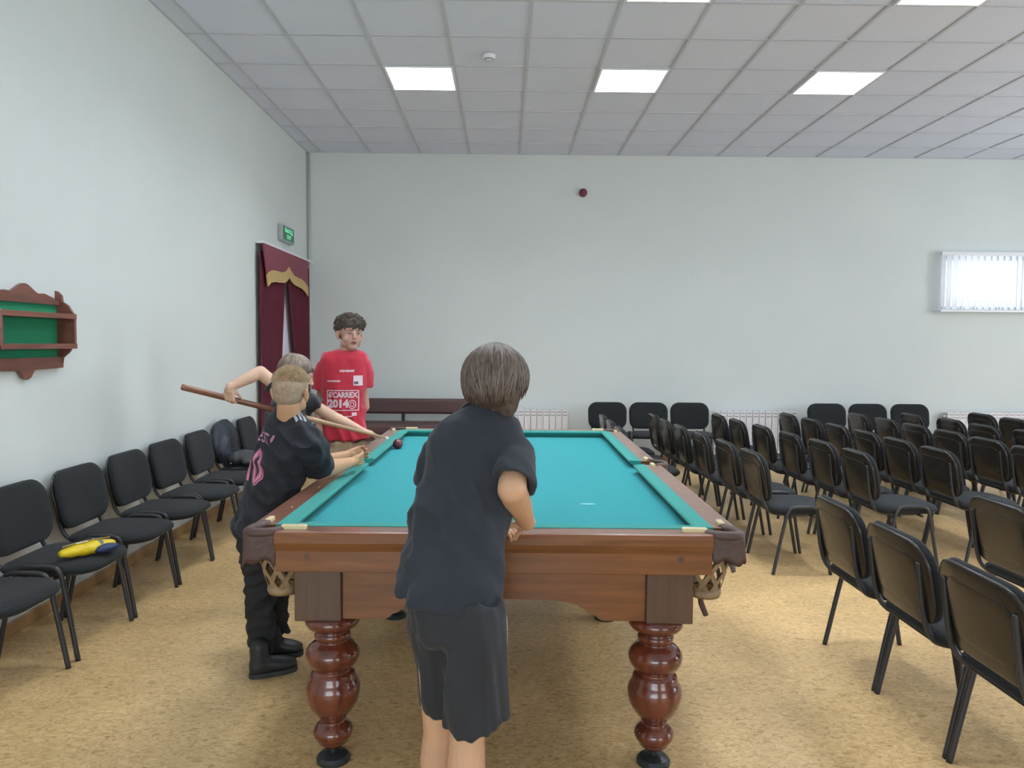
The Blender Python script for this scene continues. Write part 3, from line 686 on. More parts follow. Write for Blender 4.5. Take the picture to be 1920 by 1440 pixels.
def ell(bm, c, r, ax=None):
    """ellipsoid with radii along axes (right, fwd, up)"""
    ax = ax or (V3((1, 0, 0)), V3((0, 1, 0)), V3((0, 0, 1)))
    m = Matrix(((ax[0].x*r[0], ax[1].x*r[1], ax[2].x*r[2], c[0]), (ax[0].y*r[0], ax[1].y*r[1], ax[2].y*r[2], c[1]), (ax[0].z*r[0], ax[1].z*r[1], ax[2].z*r[2], c[2]), (0, 0, 0, 1)))
    bmesh.ops.create_icosphere(bm, subdivisions=3, radius=1, matrix=m)
def fuse(bm, name, m, parent, vox=.005, smooth=4, wr=None, post=None, factor=.5):
    o = obj(name, bm, m, parent); md = o.modifiers.new('r', 'REMESH'); md.mode = 'VOXEL'; md.voxel_size = vox
    sm = o.modifiers.new('s', 'SMOOTH'); sm.factor = factor; sm.iterations = smooth
    bpy.context.view_layer.update()
    me = bpy.data.meshes.new_from_object(o.evaluated_get(bpy.context.evaluated_depsgraph_get())); o.modifiers.clear(); old = o.data; o.data = me; bpy.data.meshes.remove(old)
    if wr:
        nr = [v.normal.copy() for v in me.vertices]
        for v, nn in zip(me.vertices, nr): v.co = v.co+nn*wr(v.co, nn)
    me.name = name
    me.shade_smooth(); return o
def wrinkle(amp, dirv, freq=(16, 5), seed=0, fine=.15, mask=None):
    """folds elongated along dirv"""
    d = V3(dirv).normalized(); u, v = frame_at(d)
    def f(p, n):
        q = V3((p.dot(u)*freq[0], p.dot(v)*freq[0], p.dot(d)*freq[1]))+V3((seed, seed, 0))
        w = noise.noise(q)
        w = (1-abs(w)*2.2)*.5-.25
        w2 = noise.noise(q*2.3+V3((5, 1, 2)))
        k = mask(p) if mask else 1
        return amp*(w+w2*fine)*k
    return f
def hand(bm, wrist, d, n, side, s=.86, curl=(.35, .35, .4, .45), thumb=.5, spread=1.0):
    d = V3(d).normalized(); n = V3(n); n = (n-d*n.dot(d)).normalized(); w = d.cross(n)*side
    wr = V3(wrist)
    offs = (.0305, .0102, -.0102, -.0300); lens = (.064, .072, .067, .053)
    cap(bm, wr-d*.01*s, wr+d*.02*s, .022*s, .024*s, 12)
    for i in range(4):
        k = wr+d*(.080-abs(i-1)*.003)*s+w*offs[i]*s
        cap(bm, wr+d*.012*s+w*offs[i]*.55*s, k, .0145*s, .0115*s, 10, 3)
        dd = (d+w*offs[i]*3*spread).normalized(); c = curl[i] if isinstance(curl, (tuple, list)) else curl; p = k; a = 0
        for j, fr in enumerate((.44, .31, .25)):
            a += c*(1.0 if j == 0 else 1.15); q = p+(dd*math.cos(a)+n*math.sin(a))*lens[i]*fr*s*1.1
            cap(bm, p, q, (.0088-.0008*j)*s, (.0082-.0009*j)*s, 10, 3); p = q
    t0 = wr+d*.018*s+w*.022*s+n*.004*s; td = (d*.62+w*.62+n*(.25+thumb*.5)).normalized(); t1 = t0+td*.036*s
    td2 = (d*.8+w*.35+n*(.25+thumb*.7)).normalized(); t2 = t1+td2*.030*s; t3 = t2+(td2*.9+d*.2).normalized()*.022*s
    cap(bm, t0, t1, .0145*s, .0105*s, 10, 3); cap(bm, t1, t2, .0100*s, .0090*s, 10, 3); cap(bm, t2, t3, .0088*s, .0072*s, 10, 3)
def head_axes(fwd, up=(0, 0, 1)):
    f = V3(fwd).normalized(); u = V3(up); u = (u-f*u.dot(f)).normalized(); return f.cross(u).normalized(), f, u
def head(bm, c, ax, s=1.0, ears=1.0):
    c = V3(c); r, f, u = ax
    L = lambda x, y, z: c+(r*x+f*y+u*z)*s
    E = lambda x, y, z, a, b, d, A=None: ell(bm, L(x, y, z), (a*s, b*s, d*s), A or ax)
    E(0, -.012, .030, .073, .090, .082); E(0, .022, .020, .066, .066, .075)
    E(0, .034, -.035, .056, .052, .064); E(0, .054, -.080, .032, .030, .024); E(0, .03, -.06, .05, .045, .04)
    for q in (-1, 1):
        E(q*.034, .054, -.030, .026, .026, .030); E(q*.047, .018, -.062, .016, .035, .022)
        E(q*.028, .078, .024, .022, .009, .007)
        ea = (r*math.cos(.35*q)-f*math.sin(.35*q)*1, f*math.cos(.35)+r*math.sin(.35)*q*-1, u)
        E(q*.079, -.006, -.012, .008*ears, .018, .029); E(q*(.078+.006*ears), -.016, .002, .006, .011, .020); E(q*.073, .006, -.034, .006, .008, .010)
    cap(bm, L(0, .084, .012), L(0, .103, -.022), .0075*s, .0105*s, 12); E(-.0095, .096, -.026, .008, .009, .007); E(.0095, .096, -.026, .008, .009, .007)
    E(0, .083, -.052, .022, .012, .010)
def face_bits(par, c, ax, s, skin_lip, brow, iris, squint=.35):
    c = V3(c); r, f, u = ax; L = lambda x, y, z: c+(r*x+f*y+u*z)*s
    for q in (-1, 1):
        bm = bmesh.new(); ell(bm, L(q*.029, .0805, .004), (.0125*s, .0075*s, .0055*squint*2*s), ax); e = obj('eye', bm, iris[0], par, smooth=True)
        bm = bmesh.new(); ell(bm, L(q*.029, .0855, .0035), (.0055*s, .0035*s, .0045*squint*2*s), ax); obj('iris', bm, iris[1], e, smooth=True)
        bm = bmesh.new(); tube(bm, [L(q*.013, .0865, .021), L(q*.028, .0885, .0265), L(q*.045, .077, .021)], [.0020*s, .0034*s, .0015*s], 6); obj('eyebrow', bm, brow, par, smooth=True)
        bm = bmesh.new(); tube(bm, [L(q*.016, .0850, .004), L(q*.029, .0885, .0095), L(q*.043, .077, .003)], [.0012*s, .0020*s, .0012*s], 6); obj('eyelid', bm, brow, par, smooth=True)
    bm = bmesh.new(); ell(bm, L(0, .0925, -.0485), (.021*s, .006*s, .0045*s), ax); ell(bm, L(0, .0900, -.0605), (.017*s, .0065*s, .0050*s), ax); obj('lips', bm, skin_lip, par, smooth=True)
    bm = bmesh.new(); ell(bm, L(0, .0955, -.0545), (.015*s, .0040*s, .0018*s), ax); obj('mouth_gap', bm, brow, par, smooth=True)

def hair_strands(par, c, ax, s, m, n=800, length=1.0, rad=(.094, .106, .098), seed=1, front=.55, thick=.0045, lift=.0, crown=(0, -.035), wave=.5):
    """straight hair falling from the crown; one mesh"""
    rnd = random.Random(seed); c = V3(c); r, f, u = ax; bm = bmesh.new()
    cc = c+(f*-.012+u*.020)*s
    bm2 = bmesh.new()
    for kk in range(n):
        phi = rnd.uniform(-math.pi, math.pi); backness = .5-.5*math.cos(phi)   # phi=0 front, pi back
        th0 = rnd.uniform(.0, 1.35) if rnd.random() < .65 else rnd.uniform(0, .4)
        lim = math.radians(62+30*front)*(1-backness)+math.radians(150)*backness*length
        lim = min(lim, math.radians(100+55*backness))+rnd.uniform(-.16, .07)
        if th0 > lim-.35: th0 = max(0, lim-.8)
        off = rnd.uniform(.94, 1.035); sw = rnd.uniform(-.22, .22)*wave; w0 = rnd.uniform(0, 6); pts = []; rs = []; N = 9
        for i in range(N):
            t = i/(N-1); th = th0+(lim-th0)*t; ph = phi+sw*t*t+.05*wave*math.sin(w0+t*4)
            if th <= math.pi/2: R, z = math.sin(th), math.cos(th)*rad[2]
            else:
                e = (th-math.pi/2); R = 1-.22*e*e; z = -e*.092
            o = off*(1+.03*t)
            p = cc+(r*(math.sin(ph)*R*rad[0]*o)+f*(math.cos(ph)*R*rad[1]*o+crown[1]*(1-min(1, th/1.2))*.6)+u*(z*(o if th < 1.57 else 1)))*s
            pts.append(p); rs.append(thick*s*(1-.85*t**2.2)*(.55+.45*min(1, t*5)))
        tube(bm, pts, rs, 5, flat=.55)
    return obj('hair', bm, m, par, smooth=True)

class Fig:
    def __init__(s, name, label, loc):
        s.root = thing('person', label, 'person', (loc[0], loc[1], 0)); s.root.location = (0, 0, 0); s.bm = bmesh.new()
        s.pelvis = loc
    def finish(s, skin, vox=.0042):
        s.body = fuse(s.bm, 'body', skin, s.root, vox, 5); return s.body
def recenter(root, loc):
    """move the empty to the feet without moving the meshes"""
    for ch in root.children:
        for v in [ch]: v.location = v.location-V3(loc)
    root.location = loc
def decal(me, name, m, par, target, org, right, up, out, lift=.0015, sub=2, maxlen=.012):
    """flat print laid on a garment: every vertex is dropped onto the cloth"""
    bm = bmesh.new(); bm.from_mesh(me); bmesh.ops.triangulate(bm, faces=bm.faces)
    for _ in range(sub):
        es = [e for e in bm.edges if e.calc_length() > maxlen]
        if not es: break
        bmesh.ops.subdivide_edges(bm, edges=es, cuts=1); bmesh.ops.triangulate(bm, faces=bm.faces)
    bvh = target if isinstance(target, BVHTree) else BVHTree.FromPolygons([v.co for v in target.data.vertices], [p.vertices[:] for p in target.data.polygons])
    right, up, out = V3(right).normalized(), V3(up).normalized(), V3(out).normalized()
    dead = []
    for v in bm.verts:
        s = V3(org)+right*v.co.x+up*v.co.y+out*.35; h = bvh.ray_cast(s, -out, .7); z = v.co.z
        if h[0] is None: dead.append(v); continue
        v.co = h[0]+out*(lift+z)
    bmesh.ops.delete(bm, geom=dead, context='VERTS')
    m2 = bpy.data.meshes.new(name); bm.to_mesh(m2); bm.free(); return link(name, m2, m, par)
def rect_me(w, h):
    bm = bmesh.new(); box(bm, -w/2, w/2, -h/2, h/2, 0, .0008); me = bpy.data.meshes.new('r'); bm.to_mesh(me); bm.free(); return me
def frame_me(w, h, t):
    bm = bmesh.new()
    for a in ((-w/2, w/2, h/2-t, h/2), (-w/2, w/2, -h/2, -h/2+t), (-w/2, -w/2+t, -h/2, h/2), (w/2-t, w/2, -h/2, h/2)): box(bm, *a, 0, .0008)
    me = bpy.data.meshes.new('r'); bm.to_mesh(me); bm.free(); return me
def shoe(par, heel, toe, m, ms, s=1.0, high=.10):
    heel, toe = V3((heel[0], heel[1], 0)), V3((toe[0], toe[1], 0)); d = (toe-heel); L = d.length; d.normalize(); r = d.cross(V3((0, 0, 1)))
    ax = (r, d, V3((0, 0, 1))); P = lambda a, b, z: heel+d*(a*L)+r*b+V3((0, 0, z))
    bm = bmesh.new()
    tube_rings(bm, [(P(.0, 0, .045), r, V3((0, 0, 1)), .022, .030), (P(.06, 0, .05), r, V3((0, 0, 1)), .034, .040), (P(.3, 0, .052), r, V3((0, 0, 1)), .038, .042), (P(.6, 0, .045), r, V3((0, 0, 1)), .045, .032), (P(.85, 0, .038), r, V3((0, 0, 1)), .042, .024), (P(1, 0, .034), r, V3((0, 0, 1)), .022, .016)], 20)
    cap(bm, P(.22, 0, .05), P(.2, 0, high), .042, .040)
    o = fuse(bm, 'shoe', m, par, .007, 4)
    bm = bmesh.new(); out = []
    for k in range(24):
        a = 2*math.pi*k/24; y = .5+.5*math.cos(a); w = .046*abs(math.sin(a))**.75*(1 if y > .5 else .86); out.append(P(y*1.04-.02, math.copysign(w, math.sin(a)), 0))
    A = [bm.verts.new(p) for p in out]; B = [bm.verts.new(p+V3((0, 0, .022))) for p in out]
    bm.faces.new(A[::-1]); bm.faces.new(B)
    for k in range(24): bm.faces.new((A[k], A[(k+1) % 24], B[(k+1) % 24], B[k]))
    bmesh.ops.recalc_face_normals(bm, faces=bm.faces)
    obj('sole', bm, ms, o, bevel=.004)
    return o
def sec(c, r, f, hw, hd, dz=0):
    """garment section: centre, right dir, forward dir, half width, half depth, drop of right side"""
    rr = (V3(r).normalized()*hw+V3((0, 0, -dz))); return (V3(c), rr/rr.length, V3(f).normalized(), rr.length, hd)
def hemmed(bm, S, n=28, p=2.3, both=False):
    """closed loft whose last ring turns inwards so the hem reads as an open edge"""
    c, u, v, a, b = S[-1]; prev = S[-2][0]; back = (prev-c).normalized()
    k = 1-.017/max(a, b)*1.3; S = list(S)+[(c+back*.002, u, v, a*k, b*k), (c+back*.035, u, v, a*k*.96, b*k*.96)]
    tube_rings(bm, S, n, p)

def sleeve(bm, a, b, frac, inward, r0=.054, r1=.064, back=.012):
    a, b = V3(a), V3(b); e = b-a; ed = e.normalized(); u, v = frame_at(e); i = V3(inward)
    hemmed(bm, [(a+i*.055-ed*(back+.016), u, v, r0*.40, r0*.40), (a+i*.042-ed*(back+.004), u, v, r0*.78, r0*.78), (a+i*.016-ed*back*.7, u, v, r0*.97, r0*.97), (a+e*.25, u, v, r0*1.06, r0*1.06), (a+e*frac*.7, u, v, (r0+r1)/2+.001, (r0+r1)/2+.001), (a+e*frac, u, v, r1, r1)], 20, 2.1)
SKIN = lambda nme, col: mat(nme, col, .55, bump=.05, bscale=120, var=.05, vscale=9, spec=.35)
sk1, sk2, sk3, sk4 = SKIN('skin_warm', (.56, .33, .20)), SKIN('skin_tan', (.50, .28, .155)), SKIN('skin_fair', (.60, .39, .28)), SKIN('skin_rosy', (.52, .29, .22))
lip = mat('lip', (.34, .12, .10), .5); brow = mat('brow', (.10, .06, .045), .8); eyew = mat('eye_white', (.42, .35, .32), .3); eyed = mat('eye_iris', (.05, .035, .03), .2)
rub = mat('shoe_sole', (.03, .03, .03), .7); shb = mat('shoe_black', (.018, .019, .02), .55, bump=.2)

def boy_front():
    R, Fw = V3((1, .08, 0)), V3((-.08, 1, 0)); F = Fig('person', 'boy with dark bobbed hair seen from behind, dark grey T-shirt, leaning on the table', (0, 0))
    root = F.root; bm = F.bm
    skin = sk1
    hc = ony(929, 719, 2.26); ax = head_axes((.16, 1, -.24), (.05, .2, 1)); hs = .98
    head(bm, hc, ax, hs)
    nb = ony(903, 786, 2.235); cap(bm, hc+ax[2]*-.06-ax[1]*.015, nb, .047, .048)
    shR, shL = ony(968, 838, 2.235), ony(822, 834, 2.27); pel = ony(850, 1110, 2.09)
    # torso
    for a, b, ra, rb in ((nb, ony(885, 860, 2.25), .045, .075), (ony(885, 860, 2.25), ony(862, 980, 2.19), .075, .075), (ony(862, 980, 2.19), pel, .075, .08), (shR.lerp(shL, .2), shL.lerp(shR, .2), .03, .03)): cap(bm, a, b, ra, rb)
    # right arm: elbow pushed back, forearm going to the rail
    el = ony(960, 918, 2.09); wr = ony(988, 980, 2.29)
    cap(bm, shR, el, .038, .042); cap(bm, el, el.lerp(wr, .4), .042, .040); cap(bm, el.lerp(wr, .4), wr, .040, .025)
    hand(bm, wr, (-.93, .30, -.22), (-.2, -.1, -.95), -1, .90, (.5, .55, .6, .65), .5)
    # left arm, in front of the chest, hand on the rail
    el2 = ony(812, 950, 2.36); wr2 = ony(905, 975, 2.40)
    el2.z = max(el2.z, .93); cap(bm, shL.lerp(shR, .08), el2, .03, .038); cap(bm, el2, wr2, .038, .025)
    hand(bm, wr2, (.9, .1, -.25), (0, .3, -1), 1, .90, (.25, .3, .3, .35), .3)
    # legs
    hR, hL = ony(892, 1130, 2.07), ony(812, 1130, 2.11)
    kR, kL = ony(876, 1385, 2.03), ony(826, 1372, 2.13)
    aR, aL = V3((kR.x-.01, kR.y-.02, .075)), V3((kL.x-.015, kL.y+.02, .075))
    for h, k, a in ((hR, kR, aR), (hL, kL, aL)):
        cap(bm, h, k, .058, .050); cap(bm, k, k.lerp(a, .3)-V3((0, .012, 0)), .050, .055); cap(bm, k.lerp(a, .3)-V3((0, .012, 0)), a, .055, .034); cap(bm, a, a+V3((0, .11, -.04)), .034, .028)
    F.finish(skin)
    # shirt
    cl = mat('charcoal_cotton', (.028, .0325, .042), .9, bump=.15, bscale=250, var=.12, vscale=6, sheen=.08, spec=.3)
    bm = bmesh.new(); rf = lambda px, py, y: ony(px, py, y)
    S = [sec(rf(905, 766, 2.245), R, Fw+V3((0, 0, -.4)), .062, .056), sec(rf(904, 774, 2.245), R, Fw, .084, .068), sec(rf(900, 788, 2.245), R, Fw, .118, .085), sec(rf(893, 815, 2.245), R, Fw, .145, .100), sec(rf(884, 870, 2.23), R, Fw, .143, .105),
         sec(rf(872, 920, 2.205), R, Fw, .145, .108), sec(rf(861, 975, 2.17), R, Fw, .148, .110), sec(rf(852, 1030, 2.14), R, Fw, .147, .113), sec(rf(846, 1080, 2.11), R, Fw, .146, .120, .008), sec(rf(843, 1127, 2.09), R, Fw, .148, .130, .024)]
    hemmed(bm, S)
    e = el-shR; c1 = shR+e*.62
    hemmed(bm, [(shR+V3((-.03, .0, .02)), R, V3((0, .5, -.5)).normalized(), .055, .06), (shR+V3((.002, 0, .012)), V3((1, 0, -.25)).normalized(), V3((0, 1, -.1)).normalized(), .054, .066), (shR+e*.35+V3((.003, 0, 0)), V3((1, 0, -.2)).normalized(), V3((0, .8, -.6)).normalized(), .057, .066), (shR+e*.86+V3((.006, .0, .0)), V3((1, 0, -.35)).normalized(), V3((0, .75, -.66)).normalized(), .066, .074)], 20, 2.1)
    sleeve(bm, shL, el2, .58, R.normalized(), .058, .064, .004)
    bmesh.ops.recalc_face_normals(bm, faces=bm.faces)
    fm = lambda p: min(1, max(.25, (1.25-p.z)*4))
    w1 = wrinkle(0.028, (.55, 0, -1), (13, 3.2), 3, .25, fm)
    sh = fuse(bm, 'tshirt', cl, root, .0075, 7, w1)
    bm = bmesh.new(); c = rf(905, 768, 2.245); pts = [c+V3((math.cos(a)*.066, math.sin(a)*.060, -.003+.020*math.sin(a)+.0)) for a in [2*math.pi*k/24 for k in range(25)]]; tube(bm, pts, .006, 6); obj('collar', bm, cl, sh, smooth=True)
    # shorts
    cs = mat('dark_grey_shorts', (.028, .029, .033), .85, bump=.12, bscale=200, var=.1, vscale=5, sheen=.08, spec=.3)
    bm = bmesh.new()
    tube_rings(bm, [sec(rf(846, 1080, 2.10), R, Fw, .125, .105), sec(rf(850, 1130, 2.09), R, Fw, .134, .122), sec(rf(856, 1175, 2.085), R, Fw, .134, .122), sec(rf(860, 1200, 2.085), R, Fw, .11, .10)], 28, 2.3)
    hemmed(bm, [sec(rf(893, 1120, 2.06), R, Fw, .07, .10), sec(rf(890, 1180, 2.05), R, Fw, .088, .115), sec(rf(891, 1250, 2.04), R, Fw, .091, .108), sec(rf(893, 1300, 2.03), R, Fw, .092, .104), sec(rf(893, 1350, 2.02), R, Fw, .093, .102, -.008)], 26, 2.4)
    hemmed(bm, [sec(rf(810, 1120, 2.11), R, Fw, .065, .10), sec(rf(820, 1180, 2.12), R, Fw, .080, .112), sec(rf(832, 1250, 2.14), R, Fw, .076, .102), sec(rf(838, 1322, 2.15), R, Fw, .070, .095)], 26, 2.4)
    bmesh.ops.recalc_face_normals(bm, faces=bm.faces)
    so = fuse(bm, 'shorts', cs, root, .0075, 5, wrinkle(0.029, (.1, 0, -1), (14, 2.5), 8, .3))
    decal(rect_me(.022, .075), 'logo_patch', M['white'], so, so, rf(941, 1180, 2.04), (.5, .85, 0), (0.1, 0, 1), (1, -.25, 0))
    shoe(root, (aR.x-.01, aR.y-.06), (aR.x+.0, aR.y+.17), shb, rub); shoe(root, (aL.x-.01, aL.y-.06), (aL.x-.03, aL.y+.17), shb, rub)
    # hair
    hm = mat('ash_brown_hair', (.088, .064, .050), .45, var=.35, vscale=45, spec=.4)
    bm = bmesh.new(); L = lambda x, y, z: hc+(ax[0]*x+ax[1]*y+ax[2]*z)*hs
    ell(bm, L(0, -.016, .034), (.090, .100, .090), ax); ell(bm, L(0, -.045, -.025), (.078, .060, .065), ax); ell(bm, L(.03, -.04, -.02), (.06, .06, .075), ax); ell(bm, L(.045, -.03, -.055), (.035, .045, .055), ax); ell(bm, L(-.035, -.03, -.015), (.055, .06, .07), ax)
    hp = fuse(bm, 'hair_base', hm, root, .007, 5)
    hair_strands(root, hc, ax, hs, hm, 1200, 1.08, (.099, .110, .092), 4, .5, .0050, wave=1.1)
    o = hair_strands(root, hc, ax, hs, mat('light_hair_strand', (.145, .112, .09), .4), 200, 1.05, (.1005, .1115, .094), 14, .5, .0032, wave=1.6); o.name = 'light_strands'
    return root
def boy_blond():
    H = V3((.80, .60, 0)); Rr = V3((.60, -.80, 0)); up = V3((0, 0, 1)); F = Fig('person', 'boy with short blond hair, black football shirt with pink number, elbows on the rail', (0, 0)); root = F.root; bm = F.bm
    hc = ony(545, 735, 3.20); ax = head_axes((.14, 1, -.05), (.02, .12, 1)); hs = .93
    head(bm, hc, ax, hs, 1.25)
    nb = ony(541, 792, 3.20); cap(bm, hc+ax[2]*-.06-ax[1]*.02, nb, .048, .050)
    shR, shL = ony(580, 826, 3.13), ony(512, 822, 3.36); pel = ony(490, 975, 3.33)
    ch = ony(532, 850, 3.26); cap(bm, nb, ch, .045, .075); cap(bm, ch, ony(508, 920, 3.31), .075, .075); cap(bm, ony(508, 920, 3.31), pel, .075, .08); cap(bm, shR.lerp(shL, .2), shL.lerp(shR, .2), .03, .03)
    eR, wR = ony(604, 882, 3.34), ony(660, 866, 3.55); cap(bm, shR-Rr*.015, eR, .026, .041); cap(bm, eR, eR.lerp(wR, .4), .042, .038); cap(bm, eR.lerp(wR, .4), wR, .038, .023)
    hand(bm, wR, (.5, .75, .10), (-.5, .5, .25), -1, .86, (.5, .6, .65, .7), .6)
    eL, wL = ony(596, 868, 3.60), ony(652, 853, 3.73); cap(bm, shL+Rr*.015, eL, .026, .038); cap(bm, eL, wL, .037, .023)
    hand(bm, wL, (.7, .25, .10), (.5, -.6, .2), 1, .86, (.55, .6, .65, .7), .6)
    a1, a2 = onz(492, 1250, 0)+V3((0, 0, .085)), onz(520, 1218, 0)+V3((0, 0, .085))
    k1, k2 = ony(490, 1105, 3.29), ony(508, 1100, 3.43); h1, h2 = ony(482, 985, 3.27), ony(502, 985, 3.40)
    for h, k, a in ((h1, k1, a1), (h2, k2, a2)): cap(bm, h, k, .055, .042); cap(bm, k, a, .04, .032)
    F.finish(sk2)
    tr = mat('black_trousers', (.016, .016, .017), .85, bump=.25, bscale=60, var=.2)
    bm = bmesh.new(); tube_rings(bm, [sec(pel+up*.04, Rr, H, .12, .10), sec(pel-up*.03, Rr, H, .13, .11), sec(pel-up*.10, Rr, H, .10, .09)], 24)
    for h, k, a in ((h1, k1, a1), (h2, k2, a2)):
        hemmed(bm, [sec(h, Rr, H, .075, .085), sec(h.lerp(k, .5), Rr, H, .073, .08), sec(k, Rr, H, .063, .070), sec(k.lerp(a, .5), Rr, H, .056, .062), sec(a-up*.012, Rr, H, .052, .060)], 22, 2.1)
    bmesh.ops.recalc_face_normals(bm, faces=bm.faces)
    fuse(bm, 'trousers', tr, root, .008, 5, wrinkle(0.034, (1, 0, .25), (14, 4), 2, .3))
    t1 = onz(556, 1254, 0); shoe(root, onz(468, 1272, 0), t1, shb, rub, high=.13)
    shoe(root, onz(497, 1232, 0), onz(568, 1226, 0), shb, rub, high=.12)
    # football shirt
    cl = mat('black_jersey', (.015, .016, .024), .7, bump=.12, bscale=300, var=.15, vscale=8, sheen=.05, spec=.35)
    bm = bmesh.new(); L = V3((.35, .25, .9)).normalized()
    S = [sec(ony(543, 772, 3.215), Rr, H, .058, .054, .010), sec(ony(542, 780, 3.215), Rr, H, .086, .068, .008), sec(ony(541, 794, 3.22), Rr, H, .125, .084), sec(ony(536, 830, 3.24), Rr, H, .145, .098), sec(ony(528, 860, 3.26), Rr, H, .148, .106),
         sec(ony(517, 895, 3.285), Rr, H, .146, .108), sec(ony(507, 930, 3.30), Rr, H, .145, .110), sec(ony(497, 965, 3.31), Rr, H, .150, .118), sec(ony(490, 998, 3.32), Rr, H, .155, .125)]
    hemmed(bm, S)
    sleeve(bm, shR, eR, .84, -Rr*1, .060, .068, .040); sleeve(bm, shL, eL, .62, Rr*1, .056, .060, .035)
    bmesh.ops.recalc_face_normals(bm, faces=bm.faces)
    sh = fuse(bm, 'football_shirt', cl, root, .0075, 7, wrinkle(0.034, (1, -.3, -.8), (12, 3.5), 6, .25))
    pink = mat('pink_print', (.62, .20, .33), .5); dk = mat('dark_print', (.05, .012, .03), .6); gr = mat('grey_stripe', (.34, .36, .40), .6); dp = mat('dull_pink_print', (.42, .17, .27), .5)
    bvh = BVHTree.FromPolygons([v.co for v in sh.data.vertices], [p.vertices[:] for p in sh.data.polygons])
    out = (-H*.86-Rr*.25+up*.30).normalized(); rt = (Rr-H*.25); upv = V3((.22, .16, .95))
    org = ony(455, 868, 3.21)
    for bo, mm, li in ((.007, pink, .0015), (.0015, dk, .0022), (-.0015, pink, .0029)):
        decal(text_mesh('10', .215, .0003, bold=bo, sx=.82), 'shirt_number', mm, sh, bvh, org, rt, upv, out, li)
    decal(text_mesh('MESSI', .062, .0003, bold=.001, spacing=1.15), 'shirt_name', dp, sh, bvh, ony(478, 815, 3.19), rt, upv, out, .0015, 1)
    for k in (-1, 0, 1):
        decal(rect_me(.011, .100), 'shoulder_stripe', gr, sh, bvh, ony(556, 800, 3.175)-Rr*.004+H*(k*.018+.003), H, Rr, up, .0018, 4)
    bm = bmesh.new(); c = ony(543, 774, 3.215); tube(bm, [c+Rr*(math.cos(a)*.062)+H*(math.sin(a)*.058)+up*(.003+.012*-math.sin(a)-.010*math.cos(a)) for a in [2*math.pi*k/24 for k in range(25)]], .006, 6); obj('collar', bm, cl, sh, smooth=True)
    # buzz cut
    hb = mat('blond_hair', (.40, .29, .165), .6, var=.25, vscale=60); hsd = mat('shaved_hair', (.33, .24, .16), .75, var=.2, vscale=80)
    bm = bmesh.new(); Lh = lambda x, y, z: hc+(ax[0]*x+ax[1]*y+ax[2]*z)*hs
    ell(bm, Lh(0, -.016, .024), (.0755*hs, .0895*hs, .079*hs), ax); ell(bm, Lh(0, -.035, -.012), (.066*hs, .060*hs, .058*hs), ax); cs_ = fuse(bm, 'hair_side', hsd, root, .005, 5)
    bm = bmesh.new(); ell(bm, Lh(0, -.004, .045), (.0755*hs, .092*hs, .073*hs), ax); ct = fuse(bm, 'hair', hb, root, .005, 5)
    bm = bmesh.new(); rnd = random.Random(3)
    for k in range(2600):
        th = math.acos(rnd.uniform(.0, 1)); ph = rnd.uniform(-math.pi, math.pi); d = V3((math.sin(th)*math.cos(ph), math.sin(th)*math.sin(ph), math.cos(th)))
        p = Lh(d.x*.0755, -.004+d.y*.092, .045+d.z*.073); nn = (ax[0]*d.x+ax[1]*(d.y+.5)+ax[2]*(d.z+.2)).normalized(); u, v = frame_at(nn); q = p+nn*rnd.uniform(.005, .011)
        A = [bm.verts.new(p+u*.0016), bm.verts.new(p-u*.0008+v*.0014), bm.verts.new(p-u*.0008-v*.0014)]; t = bm.verts.new(q)
        for i in range(3): bm.faces.new((A[i], A[(i+1) % 3], t))
    obj('stubble', bm, hb, ct)
    return root
CUE_A, CUE_B = ony(340, 725, 4.02), V3(onz(728, 822, .872))
